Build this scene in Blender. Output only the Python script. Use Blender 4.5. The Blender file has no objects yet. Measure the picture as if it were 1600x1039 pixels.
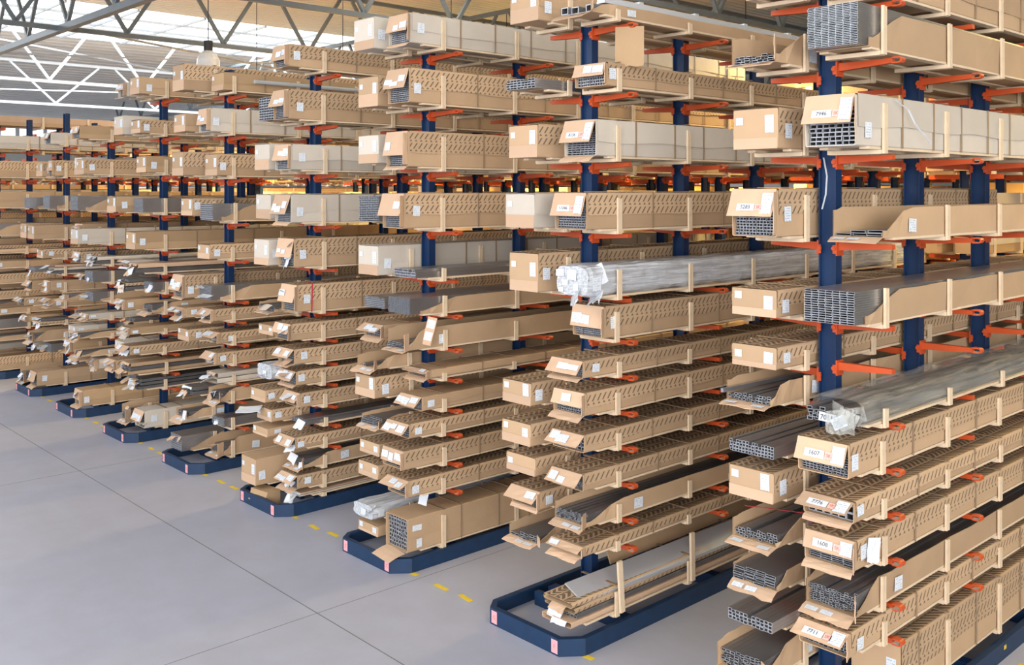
import bpy, math, random
from mathutils import Vector, Matrix
rnd = random.Random(7)
SC = bpy.context.scene
COL = SC.collection

# ------------------------------------------------------------------ camera, light, exposure
FPX, CX, HY, HC = 1513.0, 800.0, 300.0, 4.0          # focal length in px, vanishing column, horizon row, eye height (m)
cam_d = bpy.data.cameras.new('camera')
cam_d.sensor_width = 36.0
cam_d.lens = FPX / 1600.0 * 36.0
cam_d.shift_y = -(519.5 - HY) / 1600.0
cam_d.clip_end = 400
cam = bpy.data.objects.new('camera', cam_d); COL.objects.link(cam)
AX = (1404 / math.hypot(1404, 1513), -1513 / math.hypot(1404, 1513))   # world X in (right, forward)
BY = (1630 / math.hypot(1630, 1513), 1513 / math.hypot(1630, 1513))    # world Y in (right, forward)
yaw = math.atan2(-AX[1], BY[1])                       # camera turned left of +Y
cam.location = (0, 0, HC)
cam.rotation_euler = (math.pi / 2, 0, yaw)
SC.camera = cam

world = bpy.data.worlds.new('world'); SC.world = world
world.use_nodes = True
bg = world.node_tree.nodes['Background']
bg.inputs[0].default_value = (0.84, 0.90, 1.0, 1); bg.inputs[1].default_value = 0.50

def area(name, loc, rot, sx, sy, power, col):
    l = bpy.data.lights.new(name, 'AREA'); l.shape = 'RECTANGLE'; l.size = sx; l.size_y = sy
    l.energy = power; l.color = col
    o = bpy.data.objects.new(name, l); COL.objects.link(o); o.location = loc; o.rotation_euler = rot
    return o
area('roof_light_strip_daylight', (-37, 16, 9.9), (0, 0, 0), 7, 40, 4500, (0.95, 0.98, 1.0))
area('near_roof_fill', (-14, -5, 9.5), (math.radians(22), 0, 0), 26, 10, 1500, (1.0, 0.98, 0.97))  # unseen fill light under the closed roof sheet, no opening above
area('right_side_fill', (10.5, -1, 6), (math.radians(84), 0, math.radians(70)), 10, 6, 900, (1.0, 0.98, 0.96))  # unseen fill added to brighten faces turned right; no bay opening there
area('aisle_roof_fill', (-10, 13.5, 9.3), (0, 0, 0), 26, 2, 500, (1.0, 0.93, 0.8))  # unseen warm fill over the cross aisle, below closed roof sheet
area('behind_camera_key', (4, -13, 5.2), (math.radians(82), 0, math.radians(32)), 20, 8, 2300, (1.0, 0.98, 0.97))  # key light added behind the camera for the cartons; no door there

SC.view_settings.view_transform = 'Standard'; SC.view_settings.look = 'None'
SC.view_settings.gamma = 1.0; SC.view_settings.use_curve_mapping = False
SC.view_settings.exposure = 0.47
try:
    SC.cycles.max_bounces = 6; SC.cycles.transparent_max_bounces = 10
    SC.cycles.diffuse_bounces = 2
    SC.cycles.use_denoising = True
except Exception: pass

# ------------------------------------------------------------------ pixel helpers: a pixel and a known wall plane give a place
def on_x(u, x):
    t = (u - CX) / FPX
    return x * (t * AX[1] - AX[0]) / (BY[0] - t * BY[1])
def z_at(x, y, v):
    return HC - (v - HY) * (x * AX[1] + y * BY[1]) / FPX

# ------------------------------------------------------------------ materials
def new_mat(name):
    m = bpy.data.materials.new(name); m.use_nodes = True
    nt = m.node_tree; b = nt.nodes['Principled BSDF']
    return m, nt, b
def N(nt, t, **kw):
    n = nt.nodes.new(t)
    for k, v in kw.items():
        setattr(n, k, v)
    return n
def math_n(nt, op, a, b=None, c=None):
    n = nt.nodes.new('ShaderNodeMath'); n.operation = op
    for i, x in enumerate((a, b, c)):
        if x is None: continue
        if isinstance(x, (int, float)): n.inputs[i].default_value = x
        else: nt.links.new(x, n.inputs[i])
    return n.outputs[0]
def mix_c(nt, f, a, b):
    n = nt.nodes.new('ShaderNodeMix'); n.data_type = 'RGBA'
    for k, x in ((0, f), (6, a), (7, b)):
        if isinstance(x, (int, float)): n.inputs[k].default_value = x
        elif isinstance(x, tuple): n.inputs[k].default_value = x if len(x) == 4 else (*x, 1)
        else: nt.links.new(x, n.inputs[k])
    return n.outputs[2]
def noise(nt, vec, scale, detail=3, rough=0.5):
    n = nt.nodes.new('ShaderNodeTexNoise'); n.inputs['Scale'].default_value = scale
    n.inputs['Detail'].default_value = detail; n.inputs['Roughness'].default_value = rough
    if vec is not None: nt.links.new(vec, n.inputs['Vector'])
    return n.outputs['Fac']
def coord(nt, which):
    return nt.nodes.new('ShaderNodeTexCoord').outputs[which]
def bump(nt, b, h, strength=0.3, dist=0.01):
    n = nt.nodes.new('ShaderNodeBump'); n.inputs['Strength'].default_value = strength
    n.inputs['Distance'].default_value = dist
    nt.links.new(h, n.inputs['Height']); nt.links.new(n.outputs[0], b.inputs['Normal'])
def simple(name, col, rough=0.6, metal=0.0, var=0.15, scale=6.0, bmp=0.0, spec=0.5):
    m, nt, b = new_mat(name)
    f = noise(nt, coord(nt, 'Object'), scale)
    lo = tuple(c * (1 - var) for c in col); hi = tuple(min(1, c * (1 + var)) for c in col)
    nt.links.new(mix_c(nt, f, lo, hi), b.inputs['Base Color'])
    b.inputs['Roughness'].default_value = rough; b.inputs['Metallic'].default_value = metal
    b.inputs['Specular IOR Level'].default_value = spec
    if bmp: bump(nt, b, f, bmp)
    return m

def card_mat(name, col, chevron=False):
    """corrugated board; u runs along the carton, v is distance from its long upper edge"""
    m, nt, b = new_mat(name)
    uv = coord(nt, 'UV'); ob = coord(nt, 'Object')
    oi = nt.nodes.new('ShaderNodeObjectInfo')
    f = noise(nt, ob, 3.0, 4)
    base = mix_c(nt, f, tuple(c * 0.88 for c in col), tuple(min(1, c * 1.1) for c in col))
    v1 = math_n(nt, 'MULTIPLY_ADD', oi.outputs['Random'], 0.24, 0.86)
    hsv = nt.nodes.new('ShaderNodeHueSaturation'); nt.links.new(base, hsv.inputs['Color']); nt.links.new(v1, hsv.inputs['Value'])
    base = hsv.outputs[0]
    if chevron:
        sp = nt.nodes.new('ShaderNodeSeparateXYZ'); nt.links.new(uv, sp.inputs[0])
        u, v = sp.outputs[0], sp.outputs[1]
        av = math_n(nt, 'ABSOLUTE', v)
        P = 0.068
        # slanted strokes
        s = math_n(nt, 'FRACT', math_n(nt, 'DIVIDE', math_n(nt, 'MULTIPLY_ADD', v, -0.8, u), P))
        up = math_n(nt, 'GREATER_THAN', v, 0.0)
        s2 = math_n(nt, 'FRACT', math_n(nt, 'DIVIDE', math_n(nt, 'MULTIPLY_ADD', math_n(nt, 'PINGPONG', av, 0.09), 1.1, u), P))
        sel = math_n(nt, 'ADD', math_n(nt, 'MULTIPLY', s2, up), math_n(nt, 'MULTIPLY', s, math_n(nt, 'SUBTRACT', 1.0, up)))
        stroke = math_n(nt, 'LESS_THAN', sel, math_n(nt, 'MULTIPLY_ADD', up, 0.32, 0.28))  # real print, but widened on top faces to put shade into it
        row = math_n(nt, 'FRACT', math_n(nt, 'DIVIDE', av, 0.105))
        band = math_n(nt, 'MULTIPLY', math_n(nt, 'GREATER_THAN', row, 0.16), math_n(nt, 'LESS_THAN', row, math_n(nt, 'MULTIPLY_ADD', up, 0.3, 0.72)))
        a = math_n(nt, 'MULTIPLY', stroke, band)
        # little triangles between the strokes
        tu = math_n(nt, 'ABSOLUTE', math_n(nt, 'SUBTRACT', math_n(nt, 'FRACT', math_n(nt, 'DIVIDE', u, P)), 0.5))
        tr = math_n(nt, 'SUBTRACT', row, 0.78)
        tri = math_n(nt, 'MULTIPLY', math_n(nt, 'LESS_THAN', tu, math_n(nt, 'MULTIPLY', tr, 1.3)), math_n(nt, 'LESS_THAN', tr, 0.2))
        tri = math_n(nt, 'MULTIPLY', tri, math_n(nt, 'GREATER_THAN', tr, 0.0))
        msk = math_n(nt, 'MAXIMUM', a, tri)
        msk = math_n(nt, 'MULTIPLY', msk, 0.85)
        base = mix_c(nt, msk, base, tuple(c * 0.22 for c in col))  # print tone deepened to stand in for shade on lid tops
    nt.links.new(base, b.inputs['Base Color'])
    b.inputs['Roughness'].default_value = 0.75; b.inputs['Specular IOR Level'].default_value = 0.25
    bump(nt, b, noise(nt, ob, 9.0, 3), 0.25, 0.012)
    return m

KR = (0.565, 0.385, 0.235)
M = {}
M['kraft'] = card_mat('kraft board', KR)
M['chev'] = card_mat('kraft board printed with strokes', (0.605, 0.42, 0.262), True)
M['pale'] = card_mat('pale grey board', (0.68, 0.61, 0.52))
M['brown'] = card_mat('deep kraft board', (0.52, 0.35, 0.20))
M['flap'] = card_mat('fresh kraft board', (0.69, 0.475, 0.32))
M['wood'] = simple('pine', (0.80, 0.63, 0.44), 0.7, 0, 0.14, 9, 0.1)
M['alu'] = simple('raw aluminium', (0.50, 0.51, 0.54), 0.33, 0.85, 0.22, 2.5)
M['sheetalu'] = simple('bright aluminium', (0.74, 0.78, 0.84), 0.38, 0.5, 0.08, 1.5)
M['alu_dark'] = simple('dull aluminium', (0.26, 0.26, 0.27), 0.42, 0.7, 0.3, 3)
M['alu_end'] = simple('sawn aluminium', (0.55, 0.57, 0.62), 0.4, 0.5, 0.2, 20)
M['dark'] = simple('painted hollow shade', (0.02, 0.02, 0.03), 0.8, 0, 0.2)  # near-black cap colour, painting the shade deep inside cartons and bars
M['blue'] = simple('dark blue lacquer', (0.005, 0.030, 0.100), 0.42, 0, 0.25, 4, 0.05)
M['guardblue'] = simple('worn blue lacquer', (0.008, 0.035, 0.095), 0.5, 0, 0.35, 9, 0.1)
M['orange'] = simple('orange lacquer', (0.60, 0.088, 0.02), 0.42, 0, 0.12, 5)
M['tipwhite'] = simple('pale plastic', (0.8, 0.7, 0.62), 0.5)
M['strap'] = simple('brown strapping', (0.33, 0.23, 0.14), 0.5)
M['redtape'] = simple('red tape', (0.65, 0.05, 0.08), 0.5)
M['white'] = simple('white paper', (0.80, 0.84, 0.90), 0.6, 0, 0.04)
M['ink'] = simple('black ink', (0.05, 0.05, 0.07), 0.7)
M['redink'] = simple('red ink', (0.75, 0.22, 0.22), 0.7)
M['pink'] = simple('pink card', (0.88, 0.42, 0.46), 0.6, 0, 0.05)
M['yellow'] = simple('yellow floor tape', (0.85, 0.62, 0.04), 0.6, 0, 0.12, 14)
M['steel'] = simple('grey painted steel', (0.15, 0.18, 0.20), 0.5, 0, 0.12, 3)
M['steel_white'] = simple('white painted steel', (0.50, 0.53, 0.55), 0.5, 0, 0.08, 3)
M['roof'] = simple('cream roof sheet', (0.84, 0.82, 0.70), 0.6, 0, 0.06, 1)
M['roofgrey'] = simple('grey roof sheet', (0.74, 0.74, 0.72), 0.6, 0, 0.08, 1)
M['wall'] = simple('grey wall sheet', (0.45, 0.45, 0.42), 0.7, 0, 0.1, 1)

def label_mat(name, paper, inkc=(0.18, 0.2, 0.26)):
    m, nt, b = new_mat(name)
    sp = nt.nodes.new('ShaderNodeSeparateXYZ'); nt.links.new(coord(nt, 'UV'), sp.inputs[0])
    u, v = sp.outputs[0], sp.outputs[1]
    row = math_n(nt, 'FRACT', math_n(nt, 'MULTIPLY', v, 6.0))
    rid = math_n(nt, 'FLOOR', math_n(nt, 'MULTIPLY', v, 6.0))
    oi = nt.nodes.new('ShaderNodeObjectInfo')
    cv = nt.nodes.new('ShaderNodeCombineXYZ')
    nt.links.new(math_n(nt, 'MULTIPLY', u, 7.0), cv.inputs[0])
    nt.links.new(math_n(nt, 'MULTIPLY', rid, 7.3), cv.inputs[1])
    nt.links.new(math_n(nt, 'MULTIPLY', oi.outputs['Random'], 50.0), cv.inputs[2])
    nz = noise(nt, cv.outputs[0], 1.0, 1)
    m1 = math_n(nt, 'MULTIPLY', math_n(nt, 'GREATER_THAN', nz, 0.50), math_n(nt, 'LESS_THAN', row, 0.36))
    ins = math_n(nt, 'MULTIPLY', math_n(nt, 'GREATER_THAN', u, 0.1), math_n(nt, 'LESS_THAN', u, 0.88))
    f = math_n(nt, 'MULTIPLY', math_n(nt, 'MULTIPLY', m1, ins), 0.5)
    nt.links.new(mix_c(nt, f, paper, inkc), b.inputs['Base Color'])
    b.inputs['Roughness'].default_value = 0.55
    return m
M['label'] = label_mat('printed label', (0.80, 0.86, 0.93))
M['label_pink'] = label_mat('pink printed label', (0.88, 0.60, 0.52), (0.65, 0.1, 0.1))

def film_mat(name, alpha, tint):
    m, nt, b = new_mat(name)
    out = nt.nodes['Material Output']
    ob = coord(nt, 'Object')
    mp = nt.nodes.new('ShaderNodeMapping'); mp.inputs['Scale'].default_value = (14, 0.9, 24)
    nt.links.new(ob, mp.inputs[0])
    nz = noise(nt, mp.outputs[0], 2.0, 5, 0.65)
    b.inputs['Base Color'].default_value = (*tint, 1); b.inputs['Roughness'].default_value = 0.16
    b.inputs['Specular IOR Level'].default_value = 0.9
    bump(nt, b, nz, 0.6, 0.03)
    tr = nt.nodes.new('ShaderNodeBsdfTransparent'); tr.inputs[0].default_value = (0.93, 0.95, 0.97, 1)
    mx = nt.nodes.new('ShaderNodeMixShader')
    cr = nt.nodes.new('ShaderNodeMapRange'); cr.inputs['From Min'].default_value = 0.38; cr.inputs['From Max'].default_value = 0.68
    cr.inputs['To Min'].default_value = alpha * 0.5; cr.inputs['To Max'].default_value = min(1, alpha * 1.5)
    nt.links.new(nz, cr.inputs['Value'])
    nt.links.new(cr.outputs[0], mx.inputs[0]); nt.links.new(tr.outputs[0], mx.inputs[1]); nt.links.new(b.outputs[0], mx.inputs[2])
    nt.links.new(mx.outputs[0], out.inputs['Surface'])
    return m
M['film'] = film_mat('silvery stretch film', 1.05, (0.86, 0.90, 0.96))
M['bag'] = film_mat('clear plastic bag', 0.24, (0.86, 0.84, 0.76))

def floor_mat():
    m, nt, b = new_mat('power floated concrete')
    ob = coord(nt, 'Object')
    big = noise(nt, ob, 0.35, 4); mid = noise(nt, ob, 2.5, 5, 0.6); fine = noise(nt, ob, 90, 2)
    c = mix_c(nt, big, (0.44, 0.455, 0.54), (0.50, 0.525, 0.645))
    mr = nt.nodes.new('ShaderNodeMapRange'); mr.inputs['From Min'].default_value = 0.35; mr.inputs['From Max'].default_value = 0.7
    nt.links.new(mid, mr.inputs['Value'])
    c = mix_c(nt, math_n(nt, 'MULTIPLY', mr.outputs[0], 0.22), c, (0.31, 0.30, 0.32))
    c = mix_c(nt, math_n(nt, 'MULTIPLY', fine, 0.25), c, (0.32, 0.33, 0.40))
    nt.links.new(c, b.inputs['Base Color'])
    b.inputs['Roughness'].default_value = 0.42; b.inputs['Specular IOR Level'].default_value = 0.35
    bump(nt, b, mid, 0.05, 0.01)
    return m
M['floor'] = floor_mat()

def emit(name, col, s):
    m, nt, b = new_mat(name)
    b.inputs['Base Color'].default_value = (*col, 1)
    b.inputs['Emission Color'].default_value = (*col, 1); b.inputs['Emission Strength'].default_value = s
    return m
M['sky_panel'] = emit('daylit roof light sheet', (0.90, 0.96, 1.0), 1.25)
M['window_pane'] = emit('daylit window glass', (0.85, 0.93, 1.0), 0.9)
M['bulb'] = emit('glowing lamp', (1.0, 0.78, 0.35), 12.0)
M['bulbwhite'] = emit('bright lamp', (1.0, 0.97, 0.9), 4.0)
M['lampglass'] = simple('frosted lamp dome', (0.75, 0.76, 0.75), 0.35)
M['lampcap'] = simple('black lamp housing', (0.02, 0.02, 0.02), 0.5)

# ------------------------------------------------------------------ mesh helpers
class MB:
    def __init__(s): s.v = []; s.f = []; s.uv = []; s.mi = []
    def quad(s, pts, uvs=None, mi=0):
        n = len(s.v); s.v += pts; s.f.append(tuple(range(n, n + len(pts))))
        s.uv += uvs if uvs else [(p[1], p[2]) for p in pts]; s.mi.append(mi)
    def box(s, x0, x1, y0, y1, z0, z1, mi=0):
        c = [(x0, y0, z0), (x1, y0, z0), (x1, y1, z0), (x0, y1, z0), (x0, y0, z1), (x1, y0, z1), (x1, y1, z1), (x0, y1, z1)]
        n = len(s.v); s.v += c
        for f in ((0, 3, 2, 1), (4, 5, 6, 7), (0, 1, 5, 4), (1, 2, 6, 5), (2, 3, 7, 6), (3, 0, 4, 7)):
            s.f.append(tuple(n + i for i in f)); s.uv += [(c[i][1], c[i][0] + c[i][2]) for i in f]; s.mi.append(mi)
    def bar(s, a, b, w, h=None, mi=0):
        h = h or w
        a = Vector(a); b = Vector(b); d = (b - a).normalized()
        up = Vector((0, 0, 1)) if abs(d.z) < 0.95 else Vector((1, 0, 0))
        r = d.cross(up).normalized(); q = r.cross(d).normalized()
        n = len(s.v)
        for p in (a, b):
            for i, j in ((-1, -1), (1, -1), (1, 1), (-1, 1)):
                s.v.append(tuple(p + r * (i * w / 2) + q * (j * h / 2)))
        for f in ((3, 2, 1, 0), (4, 5, 6, 7), (0, 1, 5, 4), (1, 2, 6, 5), (2, 3, 7, 6), (3, 0, 4, 7)):
            s.f.append(tuple(n + i for i in f)); s.uv += [(0, 0), (1, 0), (1, 1), (0, 1)]; s.mi.append(mi)
    def tube(s, a, b, r, k=8, mi=0, r2=None):
        a = Vector(a); b = Vector(b); d = (b - a).normalized()
        up = Vector((0, 0, 1)) if abs(d.z) < 0.95 else Vector((1, 0, 0))
        e = d.cross(up).normalized(); q = e.cross(d).normalized(); n = len(s.v)
        for p, rr in ((a, r), (b, r if r2 is None else r2)):
            for i in range(k):
                t = 2 * math.pi * i / k; s.v.append(tuple(p + e * (rr * math.cos(t)) + q * (rr * math.sin(t))))
        for i in range(k):
            j = (i + 1) % k
            s.f.append((n + i, n + j, n + k + j, n + k + i)); s.uv += [(0, 0)] * 4; s.mi.append(mi)
        s.f.append(tuple(n + i for i in reversed(range(k)))); s.uv += [(0, 0)] * k; s.mi.append(mi)
        s.f.append(tuple(n + k + i for i in range(k))); s.uv += [(0, 0)] * k; s.mi.append(mi)
    def mesh(s, name, *mats, smooth=False):
        me = bpy.data.meshes.new(name); me.from_pydata(s.v, [], s.f)
        for m in mats: me.materials.append(m)
        uvl = me.uv_layers.new(name='UVMap')
        flat = [c for p in s.uv for c in p[:2]]
        uvl.data.foreach_set('uv', flat)
        if any(s.mi): me.polygons.foreach_set('material_index', s.mi)
        if smooth: me.polygons.foreach_set('use_smooth', [True] * len(s.f))
        me.update()
        return me
def link(name, me, parent=None, loc=(0, 0, 0), rot=None, scale=None, label=None, kind=None):
    o = bpy.data.objects.new(name, me); COL.objects.link(o); o.location = loc
    if rot: o.rotation_euler = rot
    if scale: o.scale = scale
    if parent is not None: o.parent = parent
    if label: o['label'] = label
    if kind: o['kind'] = kind
    return o
def thing(name, label, cat, loc, rotz=0, group=None):
    o = bpy.data.objects.new(name, None); o.empty_display_size = 0.1; COL.objects.link(o)
    o.location = loc; o.rotation_euler = (0, 0, rotz); o['label'] = label; o['category'] = cat
    if group: o['group'] = group
    return o
def struct(name, me, loc=(0, 0, 0)):
    o = link(name, me, None, loc); o['kind'] = 'structure'; return o
_cache = {}
def cached(key, fn):
    if key not in _cache: _cache[key] = fn()
    return _cache[key]
def box_mesh(key, dims, mat):
    k = (key,) + tuple(round(d, 3) for d in dims) + (mat,)
    def mk():
        b = MB(); x, y, z = dims; b.box(-x / 2, x / 2, -y / 2, y / 2, 0, z); return b.mesh(key, M[mat])
    return cached(k, mk)
def text_mesh(txt, size, mat):
    def mk():
        cu = bpy.data.curves.new('print', 'FONT'); cu.body = txt; cu.size = size; cu.align_x = 'CENTER'; cu.align_y = 'CENTER'
        cu.extrude = 0.0004; cu.resolution_u = 2
        t = bpy.data.objects.new('print', cu); COL.objects.link(t)
        dg = bpy.context.evaluated_depsgraph_get(); me = bpy.data.meshes.new_from_object(t.evaluated_get(dg))
        bpy.data.objects.remove(t); me.materials.clear(); me.materials.append(M[mat]); return me
    return cached(('txt', txt, size, mat), mk)

# ------------------------------------------------------------------ the building
def plane(x0, x1, y0, y1, z, mat, name):
    b = MB(); b.quad([(x0, y0, z), (x1, y0, z), (x1, y1, z), (x0, y1, z)]); return b.mesh(name, mat)
b = MB()
b.box(-60, 14, -16, 46, -0.2, 0)
floor = struct('floor', b.mesh('floor', M['floor']))
# saw-cut joints in the floor (as thin dark strips let into it)
jm = simple('joint filler', (0.17, 0.165, 0.17), 0.8)
for (x0, y0, x1, y1) in ((-60, 4.9, 12, 4.9), (-8.0, -14, -8.0, 44), (-14.4, -14, -14.4, 44), (-20.8, -14, -20.8, 44), (-1.6, -14, -1.6, 44)):
    b = MB()
    if y0 == y1: b.box(x0, x1, y0 - 0.005, y0 + 0.005, -0.01, 0.001)
    else: b.box(x0 - 0.003, x0 + 0.003, y0, y1, -0.01, 0.001)
    link('joint', b.mesh('joint', jm), floor)

def corrugated(x0, z0, x1, z1, y0, y1, mat, pitch=0.30):
    n = max(1, int(abs(x1 - x0) / pitch)); pts = []
    for i in range(n):
        for t, dz in ((0, 0), (0.35, 0), (0.45, 0.05), (0.85, 0.05), (0.95, 0)):
            s = (i + t) / n; pts.append((x0 + (x1 - x0) * s, z0 + (z1 - z0) * s + dz))
    pts.append((x1, z1)); b = MB()
    for (xa, za), (xb, zb) in zip(pts, pts[1:]):
        b.quad([(xa, y0, za), (xb, y0, zb), (xb, y1, zb), (xa, y1, za)])
    return b.mesh('roof_sheet', mat)
struct('ceiling', corrugated(12, 9.9, -33, 10.25, -8, 46, M['roof']))
struct('ceiling_far_slope', corrugated(-41.0, 10.25, -60, 8.2, -8, 46, M['roofgrey'], 0.5))
rl = struct('ceiling_skylight', plane(-41.0, -33, -8, 46, 10.28, M['sky_panel'], 'skylight'))
for x in (-39, -37, -35):
    b = MB(); b.box(x - 0.03, x + 0.03, -8, 46, 10.18, 10.26); link('glazing_bar', b.mesh('glazing_bar', M['steel_white']), rl)
for i in range(22):
    y = -6 + i * 2.4
    link('glazing_bar', cached('gb', lambda: (lambda q: (q.box(-41.0, -33, -0.03, 0.03, 10.18, 10.26), q.mesh('glazing_bar', M['steel_white']))[1])(MB())), rl, (0, y, 0))
# far wall with its band of windows, back wall
b = MB(); b.box(-60.3, -60, -8, 46, 0, 6.4); b.box(-60.3, -60, -8, 46, 8.0, 8.4)
wl = struct('wall_left', b.mesh('wall', M['wall']))
struct('window_1', (lambda q: (q.box(-60.25, -60.2, -8, 46, 6.4, 8.0), q.mesh('window', M['window_pane']))[1])(MB()))
wf = struct('trim_1', (lambda q: (q.box(-60.1, -60.0, -8, 46, 7.1, 7.2), q.mesh('mullion', M['steel_white']))[1])(MB()))
mul = (lambda q: (q.box(-60.1, -60.0, -0.1, 0.1, 6.4, 8.0), q.mesh('mullion', M['steel_white']))[1])(MB())
for i in range(36): link('mullion', mul, wf, (0, -7 + i * 1.5, 0))
b = MB(); b.box(-60, 12, 46, 46.3, 0, 10.4)
struct('wall_back', b.mesh('wall', M['wall']))
b = MB(); b.box(12, 12.3, -2, 46, 0, 10)
struct('wall_right_light_block', b.mesh('wall', M['wall']))  # unseen wall, added to cut ambient light from the right

def truss(x, z0, z1, mat, y0=-4, y1=44, w=0.11, pitch=2.6, phase=0.0):
    t = bpy.data.objects.new('roof_truss', None); COL.objects.link(t); t['kind'] = 'structure'; t.location = (x, 0, 0)
    b = MB(); b.box(-w / 2, w / 2, y0, y1, z0 - w, z0); link('bottom_chord', b.mesh('chord', M[mat]), t)
    b = MB(); b.box(-w / 2, w / 2, y0, y1, z1, z1 + w); link('top_chord', b.mesh('chord', M[mat]), t)
    def wm(s):
        q = MB(); q.bar((0, 0, z0), (0, s * pitch * 0.42, z1), 0.085, 0.085); return q.mesh('web', M[mat])
    mA = cached(('web', z0, z1, mat, 1), lambda: wm(1)); mB = cached(('web', z0, z1, mat, -1), lambda: wm(-1))
    k = 0; y = y0 + 0.5 + phase
    while y < y1 - 1:
        link('web_member', mA, t, (0, y, 0)); link('web_member', mB, t, (0, y, 0)); y += pitch
def cross_truss(y, z0, z1, mat, x0=-58, x1=-14):
    t = bpy.data.objects.new('roof_girder', None); COL.objects.link(t); t['kind'] = 'structure'; t.location = (0, y, 0)
    b = MB(); b.box(x0, x1, -0.09, 0.09, z0 - 0.15, z0); link('bottom_chord', b.mesh('chord', M[mat]), t)
    b = MB(); b.box(x0, x1, -0.07, 0.07, z1, z1 + 0.12); link('top_chord', b.mesh('chord', M[mat]), t)
    x = x1 - 1
    while x > x0 + 3:
        for s in (-1.2, 1.2):
            q = MB(); q.bar((x, 0, z0), (x + s, 0, z1), 0.08); link('web_member', q.mesh('web', M[mat]), t)
        x -= 3.0
truss(-12.8, 8.0, 9.7, 'steel', phase=0.9)
truss(-18.1, 8.0, 9.7, 'steel', phase=0.2)
truss(-24.5, 8.0, 9.7, 'steel', phase=0.0)
truss(-36.5, 8.0, 9.9, 'steel_white', phase=1.3, pitch=3.4)
truss(-42.5, 7.7, 9.3, 'steel_white', phase=0.2, pitch=4.2)
cross_truss(7.9, 8.0, 9.6, 'steel'); cross_truss(20.5, 8.0, 9.6, 'steel'); cross_truss(33, 8.0, 9.6, 'steel')
# roof bracing rods
t = bpy.data.objects.new('roof_bracing', None); COL.objects.link(t); t['kind'] = 'structure'
for a, c in (((-36.5, 9.6, 9.3), (-30.5, 13.2, 7.9)), ((-30.5, 8, 8.0), (-24.5, 20.5, 8.0)), ((-24.5, 8, 8.0), (-30.5, 20.5, 8.0)), ((-42.5, 8, 8.0), (-36.5, 20.5, 8.0))):
    q = MB(); q.bar(a, c, 0.05); link('rod', q.mesh('rod', M['steel_white']), t)

# high bay lamps
def high_bay(loc, label, lit, power=0, col=(1, .9, .75), shade=False):
    t = thing('high_bay_lamp', label, 'lamp', loc, 0, 'high bay lamps')
    q = MB(); q.tube((0, 0, 0.26), (0, 0, 0.52), 0.11, 10); q.tube((0, 0, 0.5), (0, 0, 9.9 + .35 * (12 - loc[0]) / 45 - loc[2] + .02), 0.012, 5)
    link('housing', q.mesh('housing', M['lampcap']), t)
    q = MB(); prev = None
    rs = [(0.10, 0.28), (0.20, 0.20), (0.27, 0.06), (0.28, -0.10), (0.25, -0.16)]; K = 16
    for r, z in rs:
        ring = [(r * math.cos(2 * math.pi * i / K), r * math.sin(2 * math.pi * i / K), z) for i in range(K)]
        if prev:
            for i in range(K): q.quad([prev[i], prev[(i + 1) % K], ring[(i + 1) % K], ring[i]])
        prev = ring
    link('dome', q.mesh('dome', M['lampglass'], smooth=True), t)
    q = MB(); q.tube((0, 0, -0.10), (0, 0, -0.13), 0.22, 14); link('bulb', q.mesh('bulb', M[lit]), t)
    if power:
        l = bpy.data.lights.new('lamp_light', 'SPOT'); l.spot_size = math.radians(168); l.spot_blend = .3; l.energy = power; l.color = col; l.shadow_soft_size = 0.2
        lo = bpy.data.objects.new('lamp_light', l); COL.objects.link(lo); lo.parent = t; lo.location = (0, 0, -0.3)

# ------------------------------------------------------------------ racks
XC = {1: -3.75, 2: -6.226, 3: -8.70, 4: -11.11, 5: -13.55, 6: -15.91, 7: -18.25, 8: -20.67, 9: -23.07, 10: -25.5, 11: -27.9, 12: -30.3, 13: -32.7, 14: -35.1, 15: -37.5, 16: -39.9, 17: -42.3}
CY = [6.78, 8.19, 9.60, 11.01, 12.42]
ZL = [0.20, 0.83, 1.08, 1.40, 1.73, 2.05, 2.38, 2.70, 3.08, 3.67, 4.32, 4.95, 5.58]
ORD = ['', 'first', 'second', 'third', 'fourth', 'fifth', 'sixth', 'seventh', 'eighth', 'ninth', 'tenth', 'eleventh', 'twelfth', 'thirteenth', 'fourteenth', 'fifteenth', 'sixteenth']
CR = 0.05            # height of a cradle's crossbar
TOPZ = {1: 6.35, 2: 5.66, 3: 5.60, 4: 5.58, 5: 5.83, 6: 5.55, 7: 5.2}

def column_mesh(h):
    def mk():
        q = MB()
        for s in (-1, 1):
            x0, x1 = sorted((s * 0.070, s * 0.061)); q.box(x0, x1, -0.045, 0.045, 0.0, h)
        q.box(-0.062, 0.062, -0.012, 0.0, 0, h)
        z = 0.4
        while z < h - 0.1:
            for s in (-1, 1):
                q.tube((s * 0.058, -0.047, z), (s * 0.058, -0.044, z), 0.007, 6)
            z += 0.32
        return q.mesh('column', M['blue'])
    return cached(('col', round(h, 2)), mk)
def arm_mesh():
    q = MB()
    L = 0.415
    n = len(q.v)
    for x, zb, zt in ((0.0, -0.060, 0.0), (L, -0.036, 0.0)):
        q.v += [(x, -0.026, zb), (x, 0.026, zb), (x, 0.026, zt), (x, -0.026, zt)]
    for f in ((0, 3, 2, 1), (4, 5, 6, 7), (0, 1, 5, 4), (1, 2, 6, 5), (2, 3, 7, 6), (3, 0, 4, 7)):
        q.f.append(tuple(n + i for i in f)); q.uv += [(0, 0)] * 4; q.mi.append(0)
    return q.mesh('arm', M['orange'])
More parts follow.
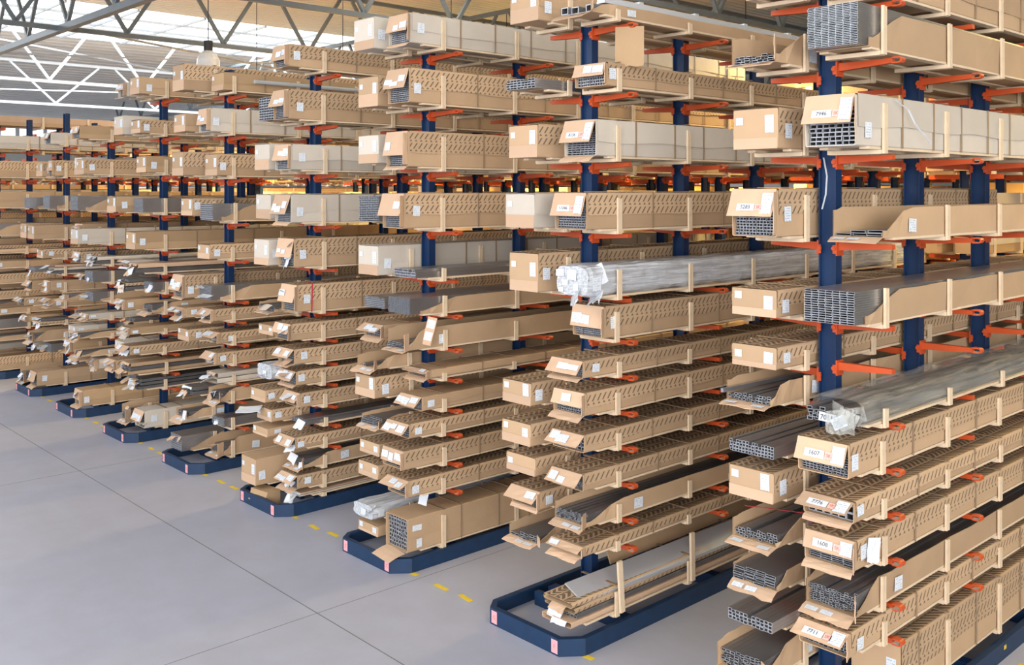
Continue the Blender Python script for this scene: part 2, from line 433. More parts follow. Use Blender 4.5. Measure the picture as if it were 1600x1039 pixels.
def tip_mesh():
    q = MB(); K = 8; r, r2 = 0.030, 0.017
    outer = [(0.0, -r)] + [(0.045 + r * math.sin(math.pi * i / K), -r * math.cos(math.pi * i / K)) for i in range(K + 1)] + [(0.0, r)]
    inner = [(0.0, -r2)] + [(0.045 + r2 * math.sin(math.pi * i / K), -r2 * math.cos(math.pi * i / K)) for i in range(K + 1)] + [(0.0, r2)]
    for (a, b2), (c, d) in zip(zip(outer, inner), zip(outer[1:], inner[1:])):
        P = lambda p, y: (p[0], y, p[1] * 0.8 - 0.017)
        q.quad([P(a, -.03), P(c, -.03), P(d, -.03), P(b2, -.03)]); q.quad([P(a, .03), P(b2, .03), P(d, .03), P(c, .03)])
        q.quad([P(a, -.03), P(a, .03), P(c, .03), P(c, -.03)], mi=0); q.quad([P(b2, -.03), P(d, -.03), P(d, .03), P(b2, .03)], mi=1)
    return q.mesh('arm_tip', M['orange'], M['tipwhite'])
def bracket_mesh():
    q = MB(); q.box(0, 0.012, -0.048, 0.048, -0.10, 0.015); q.box(-0.022, 0.012, -0.054, -0.046, -0.085, -0.02)
    q.tube((-0.012, -0.064, -0.045), (-0.012, -0.05, -0.045), 0.017, 8)
    return q.mesh('bracket', M['orange'])

def guard_mesh(hw, y0, y1, ch):
    out = [(-hw, y1), (-hw, y0 + ch), (-hw + ch * 0.8, y0), (hw - ch * 1.1, y0), (hw, y0 + ch * 1.4), (hw, y1)]
    th = 0.055
    inn = [(-hw + th, y1), (-hw + th, y0 + ch + 0.01), (-hw + ch * 0.8 + th * .5, y0 + th), (hw - ch * 1.1 - th * .5, y0 + th), (hw - th, y0 + ch * 1.4 + .01), (hw - th, y1)]
    H = 0.15; q = MB()
    for i in range(5):
        a, c = out[i], out[i + 1]; d, e = inn[i], inn[i + 1]
        q.quad([(*a, 0), (*c, 0), (*c, H), (*a, H)])                       # outer web
        q.quad([(*a, H), (*c, H), (*e, H), (*d, H)])                       # top flange
        q.quad([(*d, H), (*e, H), (*e, H - 0.02), (*d, H - 0.02)])
        m = [((p[0] + r[0]) / 2 * .35 + p[0] * .65, (p[1] + r[1]) / 2 * .35 + p[1] * .65) for p, r in ((a, d), (c, e))]
        q.quad([(*m[0], 0), (*m[0], H - .01), (*m[1], H - .01), (*m[1], 0)])
    q.quad([(*out[0], 0), (*out[0], H), (*inn[0], H), (*inn[0], 0)])
    q.quad([(*out[5], 0), (*inn[5], 0), (*inn[5], H), (*out[5], H)])
    return q.mesh('guard', M['guardblue'])

def make_rack(k, yoff=0.0, detail=2, zarmsR=(), zarmsL=(), label='', ncol=5, skip=()):
    top = TOPZ.get(k, 5.6)
    if detail == 0: top = 5.6
    t = thing('cantilever_rack', label, 'rack', (XC[k], yoff, 0), 0, 'blue cantilever racks')
    cm = column_mesh(top)
    am, tm, bm = cached('arm', arm_mesh), cached('tip', tip_mesh), cached('brk', bracket_mesh)
    for i in range(ncol):
        link('column', cm, t, (0, CY[i], 0))
        link('base_beam', box_mesh('base_beam', (1.0, 0.11, 0.13), 'blue'), t, (0, CY[i] , 0.001))
    link('base_spreader', box_mesh('base_spreader', (0.05, CY[ncol-1] - CY[0] - 0.12, 0.10), 'blue'), t, (-0.26, (CY[0] + CY[ncol-1]) / 2, 0.002))
    if detail == 0:
        q = MB()
        for s, zs in ((1, zarmsR), (-1, zarmsL)):
            for z in zs:
                for i in range(ncol):
                    x0, x1 = sorted((s * 0.075, s * 0.56)); q.box(x0, x1, CY[i] - .026, CY[i] + .026, z - 0.07, z)
        link('arm', q.mesh('arms', M['orange']), t, kind='stuff')
        return t
    for s, zs in ((1, zarmsR), (-1, zarmsL)):
        for z in zs:
            for i in range(ncol):
                a = link('arm', am, t, (s * 0.083, CY[i], z), (0, 0, 0 if s > 0 else math.pi))
                if s > 0: link('bracket', bm, a, (-0.012, 0, 0))
                else: link('bracket', cached('brkL', lambda: (lambda q: (q.box(0, 0.012, -0.048, 0.048, -0.10, 0.015), q.box(-0.022, 0.012, 0.046, 0.054, -0.085, -0.02), q.tube((-0.012, 0.05, -0.045), (-0.012, 0.064, -0.045), 0.017, 8), q.mesh('bracket', M['orange']))[-1])(MB())), a, (-0.012, 0, 0))
                if s > 0 and (i + int(z * 10)) % 3 != 0: link('arm_tip', tm, a, (0.415, 0, 0))
    return t

# ------------------------------------------------------------------ the long loads
PY = [6.60, 7.66, 8.72, 9.78, 10.84, 11.90]

def rect_ring(w, h, bul, c=0.008, jx=0.0, jz=0.0):
    W = w / 2
    return [(W + jx, c), (W + bul + jx, h * 0.5), (W + jx, h - c + jz), (W - c + jx, h + jz), (0.0 + jx, h + bul * .6 + jz), (-W + c + jx, h + jz), (-W + jx, h - c + jz), (-W - bul + jx, h * 0.5), (-W + jx, c), (-W + c + jx, 0), (W - c + jx, 0)]
def stations(L, first=0.0, step=0.2):
    n = max(2, int(L / step)); return [first + (L - first) * i / n for i in range(n + 1)]

def carton_body(w, h, L, mat, opened, r, depth=0.5, inset=0.006, bands=True):
    q = MB(); ys = stations(L, 0, 0.26); rings = []
    for i, y in enumerate(ys):
        jx = r.uniform(-.003, .003); jz = r.uniform(-.004, .004)
        rings.append(rect_ring(w, h, r.uniform(0, .005), 0.008, jx, jz))
    nr = len(rings[0])
    for i in range(len(ys) - 1):
        for j in range(nr):
            a, b_ = rings[i][j], rings[i][(j + 1) % nr]; c, d = rings[i + 1][j], rings[i + 1][(j + 1) % nr]
            top = j in (3, 4)
            uvf = (lambda p, y: (y, w / 2 - p[0])) if top else (lambda p, y: (y, -(h - p[1])))
            q.quad([(a[0], ys[i], a[1]), (c[0], ys[i + 1], c[1]), (d[0], ys[i + 1], d[1]), (b_[0], ys[i], b_[1])],
                   [uvf(a, ys[i]), uvf(c, ys[i + 1]), uvf(d, ys[i + 1]), uvf(b_, ys[i])])
    R = rings[0]
    if opened:
        cx = sum(p[0] for p in R) / nr; I = [(cx + (p[0] - cx) * (1 - 2 * inset / w), h / 2 + (p[1] - h / 2) * (1 - 2 * inset / h)) for p in R]
        for j in range(nr):
            k = (j + 1) % nr
            q.quad([(R[j][0], 0, R[j][1]), (R[k][0], 0, R[k][1]), (I[k][0], 0, I[k][1]), (I[j][0], 0, I[j][1])])
            q.quad([(I[j][0], 0, I[j][1]), (I[k][0], 0, I[k][1]), (I[k][0], depth, I[k][1]), (I[j][0], depth, I[j][1])])
        q.quad([(p[0], depth, p[1]) for p in I], mi=1)  # near-black back panel stands in for shade inside the carton
    else:
        q.quad([(p[0], 0, p[1]) for p in R])
    q.quad([(p[0], ys[-1], p[1]) for p in reversed(rings[-1])])
    return q.mesh('carton', M[mat], M['dark'])

def carton_lid(w, h, L, mat, frac, r, y0=0.0):
    q = MB(); ys = stations(L, y0, 0.18); e = 0.007; W = w / 2 + e; rings = []
    wob = r.uniform(0.4, 1.2)
    for y in ys:
        lo = h * (1 - frac) + 0.010 * wob * math.sin(y * 5.1 + wob * 9) + r.uniform(-.003, .003)
        o = r.uniform(0, .006)
        rings.append([(-W - o, lo), (-W, h), (-W + .006, h + e), (0, h + e + r.uniform(-.001, .004)), (W - .006, h + e), (W, h), (W + o, lo)])
    for i in range(len(ys) - 1):
        for j in range(6):
            a, b_ = rings[i][j], rings[i][j + 1]; c, d = rings[i + 1][j], rings[i + 1][j + 1]
            top = j in (1, 2, 3, 4)
            uvf = (lambda p, y: (y, w / 2 - p[0] + .007)) if top else (lambda p, y: (y, -(h - p[1])))
            q.quad([(a[0], ys[i], a[1]), (b_[0], ys[i], b_[1]), (d[0], ys[i + 1], d[1]), (c[0], ys[i + 1], c[1])],
                   [uvf(a, ys[i]), uvf(b_, ys[i]), uvf(d, ys[i + 1]), uvf(c, ys[i + 1])])
    R = rings[0]
    for j in range(6):
        a, b_ = R[j], R[j + 1]
        k = 0.985
        q.quad([(a[0], ys[0], a[1]), (a[0] * k, ys[0] + .001, h / 2 + (a[1] - h / 2) * k), (b_[0] * k, ys[0] + .001, h / 2 + (b_[1] - h / 2) * k), (b_[0], ys[0], b_[1])])
    return q.mesh('lid', M[mat])

def tray_body(w, h, L, mat, cutl, r, hl=None):
    """open-topped tray: bottom, two sides with ragged upper edges, front cut down"""
    q = MB(); ys = [0, 0.06, 0.14, 0.24, 0.34] + stations(L, 0.5, 0.35); hl = hl or h; rings = []; t = 0.006
    for y in ys:
        f = min(1.0, 0.25 + max(0, y - cutl * 0.15) / max(cutl, .01)) if y < cutl else 1.0
        rings.append((h * f + r.uniform(-.006, .006), hl * (1 if y > .1 else .9) + r.uniform(-.004, .004), r.uniform(-.008, .012)))
    W = w / 2
    for i in range(len(ys) - 1):
        ya, yb = ys[i], ys[i + 1]; (ra, la, oa), (rb, lb, ob) = rings[i], rings[i + 1]
        q.quad([(W, ya, 0), (W, yb, 0), (W + ob, yb, rb), (W + oa, ya, ra)])
        q.quad([(W - t, ya, t), (W + oa - t, ya, ra), (W + ob - t, yb, rb), (W - t, yb, t)])
        q.quad([(W + oa, ya, ra), (W + ob, yb, rb), (W + ob - t, yb, rb), (W + oa - t, ya, ra)])
        q.quad([(-W, ya, 0), (-W, ya, la), (-W, yb, lb), (-W, yb, 0)])
        q.quad([(-W + t, ya, t), (-W + t, yb, t), (-W + t, yb, lb), (-W + t, ya, la)])
        q.quad([(-W, ya, la), (-W + t, ya, la), (-W + t, yb, lb), (-W, yb, lb)])
        q.quad([(-W, ya, 0), (-W, yb, 0), (W, yb, 0), (W, ya, 0)])
        q.quad([(-W, ya, t), (W, ya, t), (W, yb, t), (-W, yb, t)])
    q.quad([(-W, 0, 0), (W, 0, 0), (W, 0, t), (-W, 0, t)])
    q.quad([(-W, L, 0), (-W, L, h), (W, L, h), (W, L, 0)])
    return q.mesh('tray', M[mat])

def profiles(w, h, L, cw, ch, r, mat='alu', jit=0.012, fill=None, y0=0.01, endm='alu_end', wob=0.0, fan=0.0):
    """hollow extrusions side by side: every bar has its own wall, hollow end and slightly different length"""
    nx = max(1, int(round(w / cw))); nz = max(1, int(round(h / ch))); cw = w / nx; ch = h / nz; q = MB(); tk = min(cw, ch) * 0.13
    for i in range(nx):
        for j in range(nz):
            if fill and j == nz - 1 and not fill(i / nx): continue
            x0 = -w / 2 + i * cw + 0.0008; x1 = x0 + cw - 0.0016
            z0 = j * ch + .0005 + wob * math.sin(i * 1.3); z1 = z0 + ch - 0.001
            z0 += fan * (i / nx) ** 2; z1 += fan * (i / nx) ** 2
            ya = y0 + r.uniform(0, jit)
            mid = [(x0, z0), (x1, z0), (x1, z1), (x0, z1)]; inn = [(x0 + tk, z0 + tk), (x1 - tk, z0 + tk), (x1 - tk, z1 - tk), (x0 + tk, z1 - tk)]
            n = len(q.v)
            q.v += [(p[0], ya, p[1]) for p in mid] + [(p[0], ya, p[1]) for p in inn] + [(p[0], ya + min(.9, (L - ya) * .9), p[1]) for p in inn] + [(p[0], L, p[1]) for p in mid]
            for a in range(4):
                c = (a + 1) % 4
                q.f += [(n + a, n + c, n + 4 + c, n + 4 + a), (n + 4 + a, n + 4 + c, n + 8 + c, n + 8 + a), (n + a, n + 12 + a, n + 12 + c, n + c)]
                q.mi += [1, 0, 0]; q.uv += [(0, 0)] * 12
            q.f.append((n + 8, n + 9, n + 10, n + 11)); q.mi.append(2); q.uv += [(0, 0)] * 4  # near-black cap stands in for shade deep in the bar
            q.f.append((n + 12, n + 15, n + 14, n + 13)); q.mi.append(1); q.uv += [(0, 0)] * 4
    return q.mesh('profiles', M[mat], M[endm], M['dark'])

def sheet(w, d, mat, r, curl=0.0, th=0.005, ragged=0.0, nx=5, ny=3):
    """a flap lying in x (width) and -y (outwards) from its hinge at the origin"""
    q = MB(); g = []
    for j in range(ny + 1):
        row = []
        for i in range(nx + 1):
            x = -w / 2 + w * i / nx; y = -d * j / ny
            if j == ny: y += r.uniform(-ragged, ragged)
            row.append((x, y, curl * (j / ny) ** 2 + (r.uniform(-.003, .003) if j else 0)))
        g.append(row)
    for j in range(ny):
        for i in range(nx):
            a, b_, c, e = g[j][i], g[j][i + 1], g[j + 1][i + 1], g[j + 1][i]
            q.quad([a, e, c, b_][::-1], [(p[0], p[1]) for p in (a, e, c, b_)][::-1])
            q.quad([(p[0], p[1], p[2] - th) for p in (a, e, c, b_)])
    edge = [g[j][0] for j in range(ny + 1)] + [g[ny][i] for i in range(1, nx + 1)] + [g[j][nx] for j in range(ny - 1, -1, -1)]
    for a, c in zip(edge, edge[1:]):
        q.quad([a, (a[0], a[1], a[2] - th), (c[0], c[1], c[2] - th), c])
    return q.mesh('flap', M[mat])

def plate(w, h, mat='label'):
    """thin paper in the x-z plane facing -y"""
    def mk():
        q = MB(); q.quad([(-w / 2, 0, 0), (w / 2, 0, 0), (w / 2, 0, h), (-w / 2, 0, h)], [(0, 0), (1, 0), (1, 1), (0, 1)])
        q.quad([(-w / 2, .0012, 0), (-w / 2, .0012, h), (w / 2, .0012, h), (w / 2, .0012, 0)], [(0, 0), (0, 1), (1, 1), (1, 0)])
        for a, c in (((-w / 2, 0), (w / 2, 0)), ((w / 2, 0), (w / 2, h)), ((w / 2, h), (-w / 2, h)), ((-w / 2, h), (-w / 2, 0))):
            q.quad([(a[0], 0, a[1]), (a[0], .0012, a[1]), (c[0], .0012, c[1]), (c[0], 0, c[1])], [(0, 0)] * 4)
        return q.mesh('label', M[mat])
    return cached(('pl', round(w, 3), round(h, 3), mat), mk)
def front_label(par, x, y, z, w=0.09, h=0.08, mat='label', tilt=0.0, txt=None, ts=0.04, tm='ink', rx=0.0):
    o = link('label', plate(w, h, 'white' if txt else mat), par, (x, y - 0.0022, z), (rx, tilt, 0))
    if txt: pass
    return o
def side_label(par, w2, y, z, w=0.08, h=0.09, mat='label'):
    return link('label', plate(w, h, mat), par, (w2 + 0.013, y, z), (0, rnd.uniform(-.06, .06), math.pi / 2))

def frames(t, w, h, Y0, L, r, detail, tall=0.0, strap=True, posts=True, first=0):
    """cradle: long skids, a crossbar at every station, posts both sides, a strap over the top"""
    sk = box_mesh('skid', (0.07, round(L - 0.25, 1), 0.018), 'wood')
    for x in (-w / 2 + 0.04, w / 2 - 0.035):
        link('skid', sk, t, (x, 0.18 + round(L - 0.25, 1) / 2, -0.018))
    hp = h + 0.006 + tall
    for i, py in enumerate(PY[first:]):
        y = py - Y0 + r.uniform(-.02, .02)
        if y < 0.05 or y > L - 0.05: continue
        link('crossbar', box_mesh('crossbar', (w + 0.02, 0.075, CR - 0.02), 'wood'), t, (0, y, -CR + 0.001))
        if not posts: continue
        def pm(hp=hp):
            q = MB(); q.box(-0.009, 0.009, -0.028, -0.005, 0, hp); q.box(-0.009, 0.009, 0.003, 0.026, 0, hp - 0.004); q.box(-0.008, 0.002, -0.006, 0.004, 0.01, hp - .01); return q.mesh('post', M['wood'])
        me = cached(('post', round(hp, 2)), pm)
        tl = r.uniform(-.03, .03) if tall else r.uniform(-.008, .008)
        link('post', me, t, (w / 2 + 0.021, y, -CR + 0.004), (tl * .5, 0, 0))
        if detail > 1 and tall == 0: link('post', me, t, (-w / 2 - 0.021, y, -CR + 0.004))
        if strap and tall == 0:
            link('top_strap', box_mesh('top_strap', (w + 0.05, 0.03, 0.006), 'strap' if detail > 1 else 'strap'), t, (0, y, h + 0.013))
    return

def strap_loops(t, w, h, Y0, L, r, sp=1.06, off=0.5):
    def mk():
        q = MB(); W = w / 2 + 0.013; a = 0.009
        q.box(W - .002, W + .002, -a, a, -.004, h + .012); q.box(-W - .002, -W + .002, -a, a, -.004, h + .012); q.box(-W, W, -a, a, h + .010, h + .014); return q.mesh('band', M['strap'])
    me = cached(('band', round(w, 2), round(h, 2)), mk)
    y = PY[0] - Y0 + sp * off
    while y < L - 0.1:
        link('band', me, t, (0, y + r.uniform(-.05, .05), 0)); y += sp

WID = 0.41
NAMES = {'C': ('long_carton', 'carton'), 'F': ('long_carton', 'carton'), 'O': ('profile_tray', 'tray'), 'P': ('profile_bundle', 'profile bundle'), 'W': ('wrapped_bundle', 'wrapped bundle'), 'V': ('wrapped_bundle', 'wrapped bundle'), 'S': ('carton_stack', 'carton stack')}
def load(k, side, lev, kind, Y, h, look, where, mat='chev', detail=2, L=6.2, txt=None, cell=(0.03, 0.03), w=None, yoff=0, group=None, z=None, z_fill=0.75, lid=0.62, labels=True, seed=None, endm='alu_end'):
    r = random.Random(seed if seed is not None else (k * 1000 + (side > 0) * 500 + lev * 13 + int(yoff)))
    w = w or (WID - 0.03)
    xc = XC[k] + side * (0.10 + w / 2 + (WID - w) * 0.4)
    zb = (ZL[lev] if z is None else z) + 0.0
    nm, cat = NAMES[kind]
    t = thing(nm, (look + ', ' + where), cat, (xc, Y + yoff, zb), 0, group)
    body = 'pale' if mat == 'pale' else ('brown' if mat == 'brown' else 'kraft')
    sf = r.uniform
    if kind in 'CF':
        opened = kind == 'F'
        bd = link('carton', carton_body(w, h, L, body, opened, r), t)
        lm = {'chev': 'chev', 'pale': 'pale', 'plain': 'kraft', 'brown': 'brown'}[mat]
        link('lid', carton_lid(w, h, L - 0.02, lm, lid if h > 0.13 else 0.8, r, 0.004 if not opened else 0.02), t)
        if opened:
            ph = h * z_fill
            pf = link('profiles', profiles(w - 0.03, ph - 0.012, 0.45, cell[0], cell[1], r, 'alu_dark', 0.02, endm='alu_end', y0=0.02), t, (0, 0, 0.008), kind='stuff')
            if z_fill >= 1.0: frames(t, w, h, Y, L, r, detail); strap_loops(t, w, h, Y, L, r, .53, .5); link('bottom_flap', sheet(w * .95, .20, 'flap', r, -0.03), t, (0, -0.004, 0.003), (.12, 0, -.1)); side_label(t, w / 2, .12, h * .62, .12, .06); side_label(t, w / 2, .15, h * .1, .07, .09); return t
            fh = h * sf(0.60, 0.75) if h > 0.18 else min(h * 1.0, 0.14)
            ang = sf(0.12, 0.42) if h > 0.18 else sf(0.6, 1.15)
            fl = link('end_flap', sheet(w * sf(.96, 1.02), fh, 'flap', r, 0.01), t, (0, -0.004, h + 0.004), (math.pi / 2 - ang, 0, 0))
            # labels lie on the flap: flap local -y runs down the flap, +z faces outwards
            if labels and detail > 0:
                if txt:
                    p = link('label', plate(0.15, 0.055, 'white'), fl, (-w * 0.10, -fh * 0.80, 0.0035 + .012 * .64), (-math.pi / 2, 0, 0))
                    link('label_print', text_mesh(txt, 0.042, 'ink'), fl, (-w * 0.10, -fh * 0.80 + 0.0275, 0.0125), None)
                    p = link('label', plate(0.055, 0.05, 'label_pink'), fl, (w * 0.19, -fh * 0.79, 0.0115), (-math.pi / 2, 0, 0), label='pink edged label')
                    link('label_print', text_mesh('SK', 0.034, 'redink'), fl, (w * 0.19, -fh * 0.79 + 0.025, 0.0135), None)
                    p = link('label', plate(0.09, min(fh * .75, 0.16), 'label'), fl, (w * 0.36, -fh * 0.90, 0.0115), (-math.pi / 2, 0, 0))
                else:
                    n = r.choice((1, 2, 2, 3)); xs = r.sample([-0.3, -0.02, 0.3], n)
                    for x in xs:
                        hh = min(fh * .6, sf(.05, .10)); p = link('label', plate(round(sf(.08, .14), 2), round(hh, 2), 'label'), fl, (x * w, -fh * sf(.66, .92), 0.012), (-math.pi / 2, 0, sf(-.05, .05)))
            if r.random() < .55:
                link('bottom_flap', sheet(w * sf(.92, 1.0), sf(.04, .10), 'flap', r, -0.02, ragged=.008), t, (0, -0.004, 0.003), (sf(0.05, 0.35), 0, 0))
            if r.random() < .6:
                link('side_flap', sheet(h * .9, sf(.05, .09), 'flap', r, 0.0), t, (w / 2 , -0.004, h / 2), (0, math.pi / 2 - .0, sf(.2, .6)))
        elif labels and detail > 0:
            front_label(t, -w * 0.36, -0.002, h * 0.62 if h > .16 else h * .4, 0.06, 0.055)
            if r.random() < .8: front_label(t, w * 0.32, -0.002, h * 0.40 if h > .2 else h * .25, 0.075, min(.13, h * .55), tilt=sf(-.03, .03))
            # flap seam across the end: the upper flap lies over the lower one
            link('end_panel', box_mesh('end_panel', (w * .99, 0.004, round(h * sf(.28, .42), 2)), 'flap'), t, (0, -0.0035, 0.0))
        if labels and detail > 0 and r.random() < .75:
            side_label(t, w / 2, sf(.07, .16), h * sf(.15, .35), 0.09, min(.11, h * .5))
        frames(t, w, h, Y, L, r, detail)
        if detail > 0: strap_loops(t, w, h, Y, L, r, 0.53 if mat == 'pale' else 1.06, .5)
    elif kind == 'O':
        link('tray', tray_body(w, h, L, 'kraft' if mat == 'chev' else body, sf(.15, .5), r), t)
        ph = max(0.03, h * z_fill * sf(.8, 1.0))
        cw, ch = cell
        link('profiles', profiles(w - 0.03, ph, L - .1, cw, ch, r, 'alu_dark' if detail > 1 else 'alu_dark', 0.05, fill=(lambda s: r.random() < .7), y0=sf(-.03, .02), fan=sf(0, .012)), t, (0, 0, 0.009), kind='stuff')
        fl = link('bottom_flap', sheet(w, sf(.08, .16), 'flap', r, -0.015, ragged=.01), t, (0, -0.004, 0.004), (sf(.05, .45), 0, 0))
        if labels and detail > 0:
            for x in r.sample([-.3, 0, .3], 2):
                link('label', plate(.09, .045, 'label'), fl, (x * w, -0.075, 0.004), (-math.pi / 2, 0, sf(-.1, .1)))
            side_label(t, w / 2, sf(.45, .7), h * .15, .12, min(.1, h * .6))
        if r.random() < .6:
            link('side_flap', sheet(h * .8, sf(.08, .14), 'flap', r, 0.01), t, (w / 2, 0.0, h * .42), (0, math.pi / 2, sf(.3, 1.0)))
        frames(t, w, h, Y, L, r, detail, tall=0.0 if r.random() < .5 else 0.05, strap=False)
    elif kind == 'P':
        link('profiles', profiles(w, h, L, cell[0], cell[1], r, 'alu', 0.014, fill=(lambda s: r.random() < .8) if h < .15 else None, y0=0, endm=endm), t, (0, 0, 0.004), kind='stuff')
        if mat != 'bare':
            link('tray', tray_body(w + .02, h * 0.95, L, 'kraft', 0.5, r), t, (0, 0.14, -0.004))
        else:
            link('base_sheet', box_mesh('base_sheet', (w, round(L, 1) - .3, 0.004), 'kraft'), t, (0, L / 2, -.0005))
        frames(t, w + .02, h, Y, L, r, detail, tall=0.05, strap=False)
    elif kind == 'S':
        z0 = 0.0; n = max(2, int(h / 0.055)); hh = h / n
        for i in range(n):
            dx = sf(-.012, .012); y0 = sf(0, .06) if i else 0
            m = r.choice(['kraft', 'flap', 'pale', 'chev'])
            if r.random() < (.85 if k == 2 else .6):
                link('flat_carton', carton_body(w - sf(.01, .04), hh - .008, L - .2, m, True, r, 0.2, .003), t, (dx, y0, z0 + .003), (0, 0, sf(-.004, .004)))
            else:
                link('profiles', profiles(w - .06, hh - .012, L - .2, 0.04, 0.02, r, 'alu_dark', .05), t, (dx, y0, z0 + .003), kind='stuff')
            if r.random() < .6:
                link('paper_flap', sheet(w * sf(.4, .9), sf(.03, .08), r.choice(['white', 'flap']), r, -.01, ragged=.012), t, (dx + sf(-.04, .04), y0 - .003, z0 + hh - .004), (sf(.1, .9), 0, sf(-.1, .1)))
            z0 += hh
        frames(t, w, h, Y, L, r, detail, tall=0.0)
    if k >= 4 and lev < 9 and kind in 'FOSP' and yoff == 0:
        for _ in range(r.choice((1, 2, 3))):
            link('torn_flap', sheet(sf(.08, .2), sf(.06, .16), r.choice(['white', 'label', 'flap', 'pale']), r, sf(-.02, .03), .003, .02), t, (sf(-.12, .14), sf(-.02, .02), h * sf(.3, .98)), (sf(.1, 1.3), sf(-.3, .3), sf(-.5, .5)))
    if kind in 'WV':
        if kind == 'W':
            link('profiles', profiles(w - .05, h - .05, L - .1, .045, .04, r, 'alu', .04, y0=.05), t, (0, 0, 0.02), kind='stuff')
        else:
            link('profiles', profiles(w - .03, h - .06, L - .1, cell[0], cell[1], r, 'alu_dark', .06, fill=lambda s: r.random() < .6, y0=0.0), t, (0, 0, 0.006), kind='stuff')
        q = MB(); K = 22; ys = [0.0, .02, .06, .12] + stations(L, .2, .10); pr = None
        if kind == 'V': ys = [y for y in ys if y >= .12]
        for iy, y in enumerate(ys):
            ring = []
            for i in range(K):
                a = 2 * math.pi * i / K; ca, sa = math.cos(a), math.sin(a)
                den = (abs(ca) ** 5 + abs(sa) ** 5) ** .2
                rr = 1 + sf(-.035, .035) + .03 * math.sin(y * 9 + i * 1.7)
                x = (w / 2 + .004) * ca / den * rr; zz = h / 2 + (h / 2 + .004) * sa / den * rr
                if kind == 'V' and sa > .1: zz += .02 * math.sin(y * 4) ** 2
                if kind == 'V' and abs(ca) > .6 and sa < 0: x += .02 * (1 if ca > 0 else 0) * abs(math.sin(y * 3)); zz -= .02 * abs(math.sin(y * 3 + 1))
                if kind == 'W' and y < .05: x *= .96; zz = h / 2 + (zz - h / 2) * .93
                ring.append((x, y, zz))
            if pr:
                for i in range(K): q.quad([pr[i], ring[i], ring[(i + 1) % K], pr[(i + 1) % K]])
            elif kind == 'W':
                q.quad([p for p in ring])
            pr = ring
        link('film', q.mesh('film', M['film' if kind == 'W' else 'bag'], smooth=True), t)
        # torn film hanging at the end
        for _ in range((4 if h > .22 else 1) if kind == 'W' else 7):
            link('film_fold', sheet(sf(.10, .22), sf(.10, .18), 'film' if kind == 'W' else 'bag', r, sf(-.05, .05), .001, .03, 6, 5), t, (sf(-.05, .15) if kind == 'W' else sf(.04, .19), sf(-.0, .2) - .01, h * sf(.1, 1.0)), (sf(.5, 1.5), sf(-.5, .5), sf(-.6, .9)))
        if kind == 'W' and h < .22:
            link('label', plate(.09, .07, 'label'), t, (.02, -.012, h * .2)); side_label(t, w / 2, .1, h * .2, .08, .08)
        elif kind == 'W':
            for x, z0, ww, hh in ((-.14, .17, .10, .06), (-.0, .14, .11, .09), (-.08, .09, .07, .05), (.05, .05, .06, .06), (-.13, .03, .06, .04)):
                link('label', plate(ww, hh, 'label'), t, (x, -.013, z0), (-.05, sf(-.1, .1), 0))
            side_label(t, w / 2, .10, .05, .11, .12)
        else:
            link('label', plate(.13, .06, 'white'), t, (.0, -.012, .02), (-.12, .06, 0))
            link('label_print', text_mesh('7011', .05, 'ink'), t, (.0, -.0165, .05), (math.pi / 2 - .12, 0, 0))
            link('label', plate(.10, .08, 'label'), t, (.12, -.03, .0), (-.3, -.5, .3))
        frames(t, w + .03, h, Y, L, r, detail, tall=-.03 if kind == 'V' else 0, strap=False)
    return t

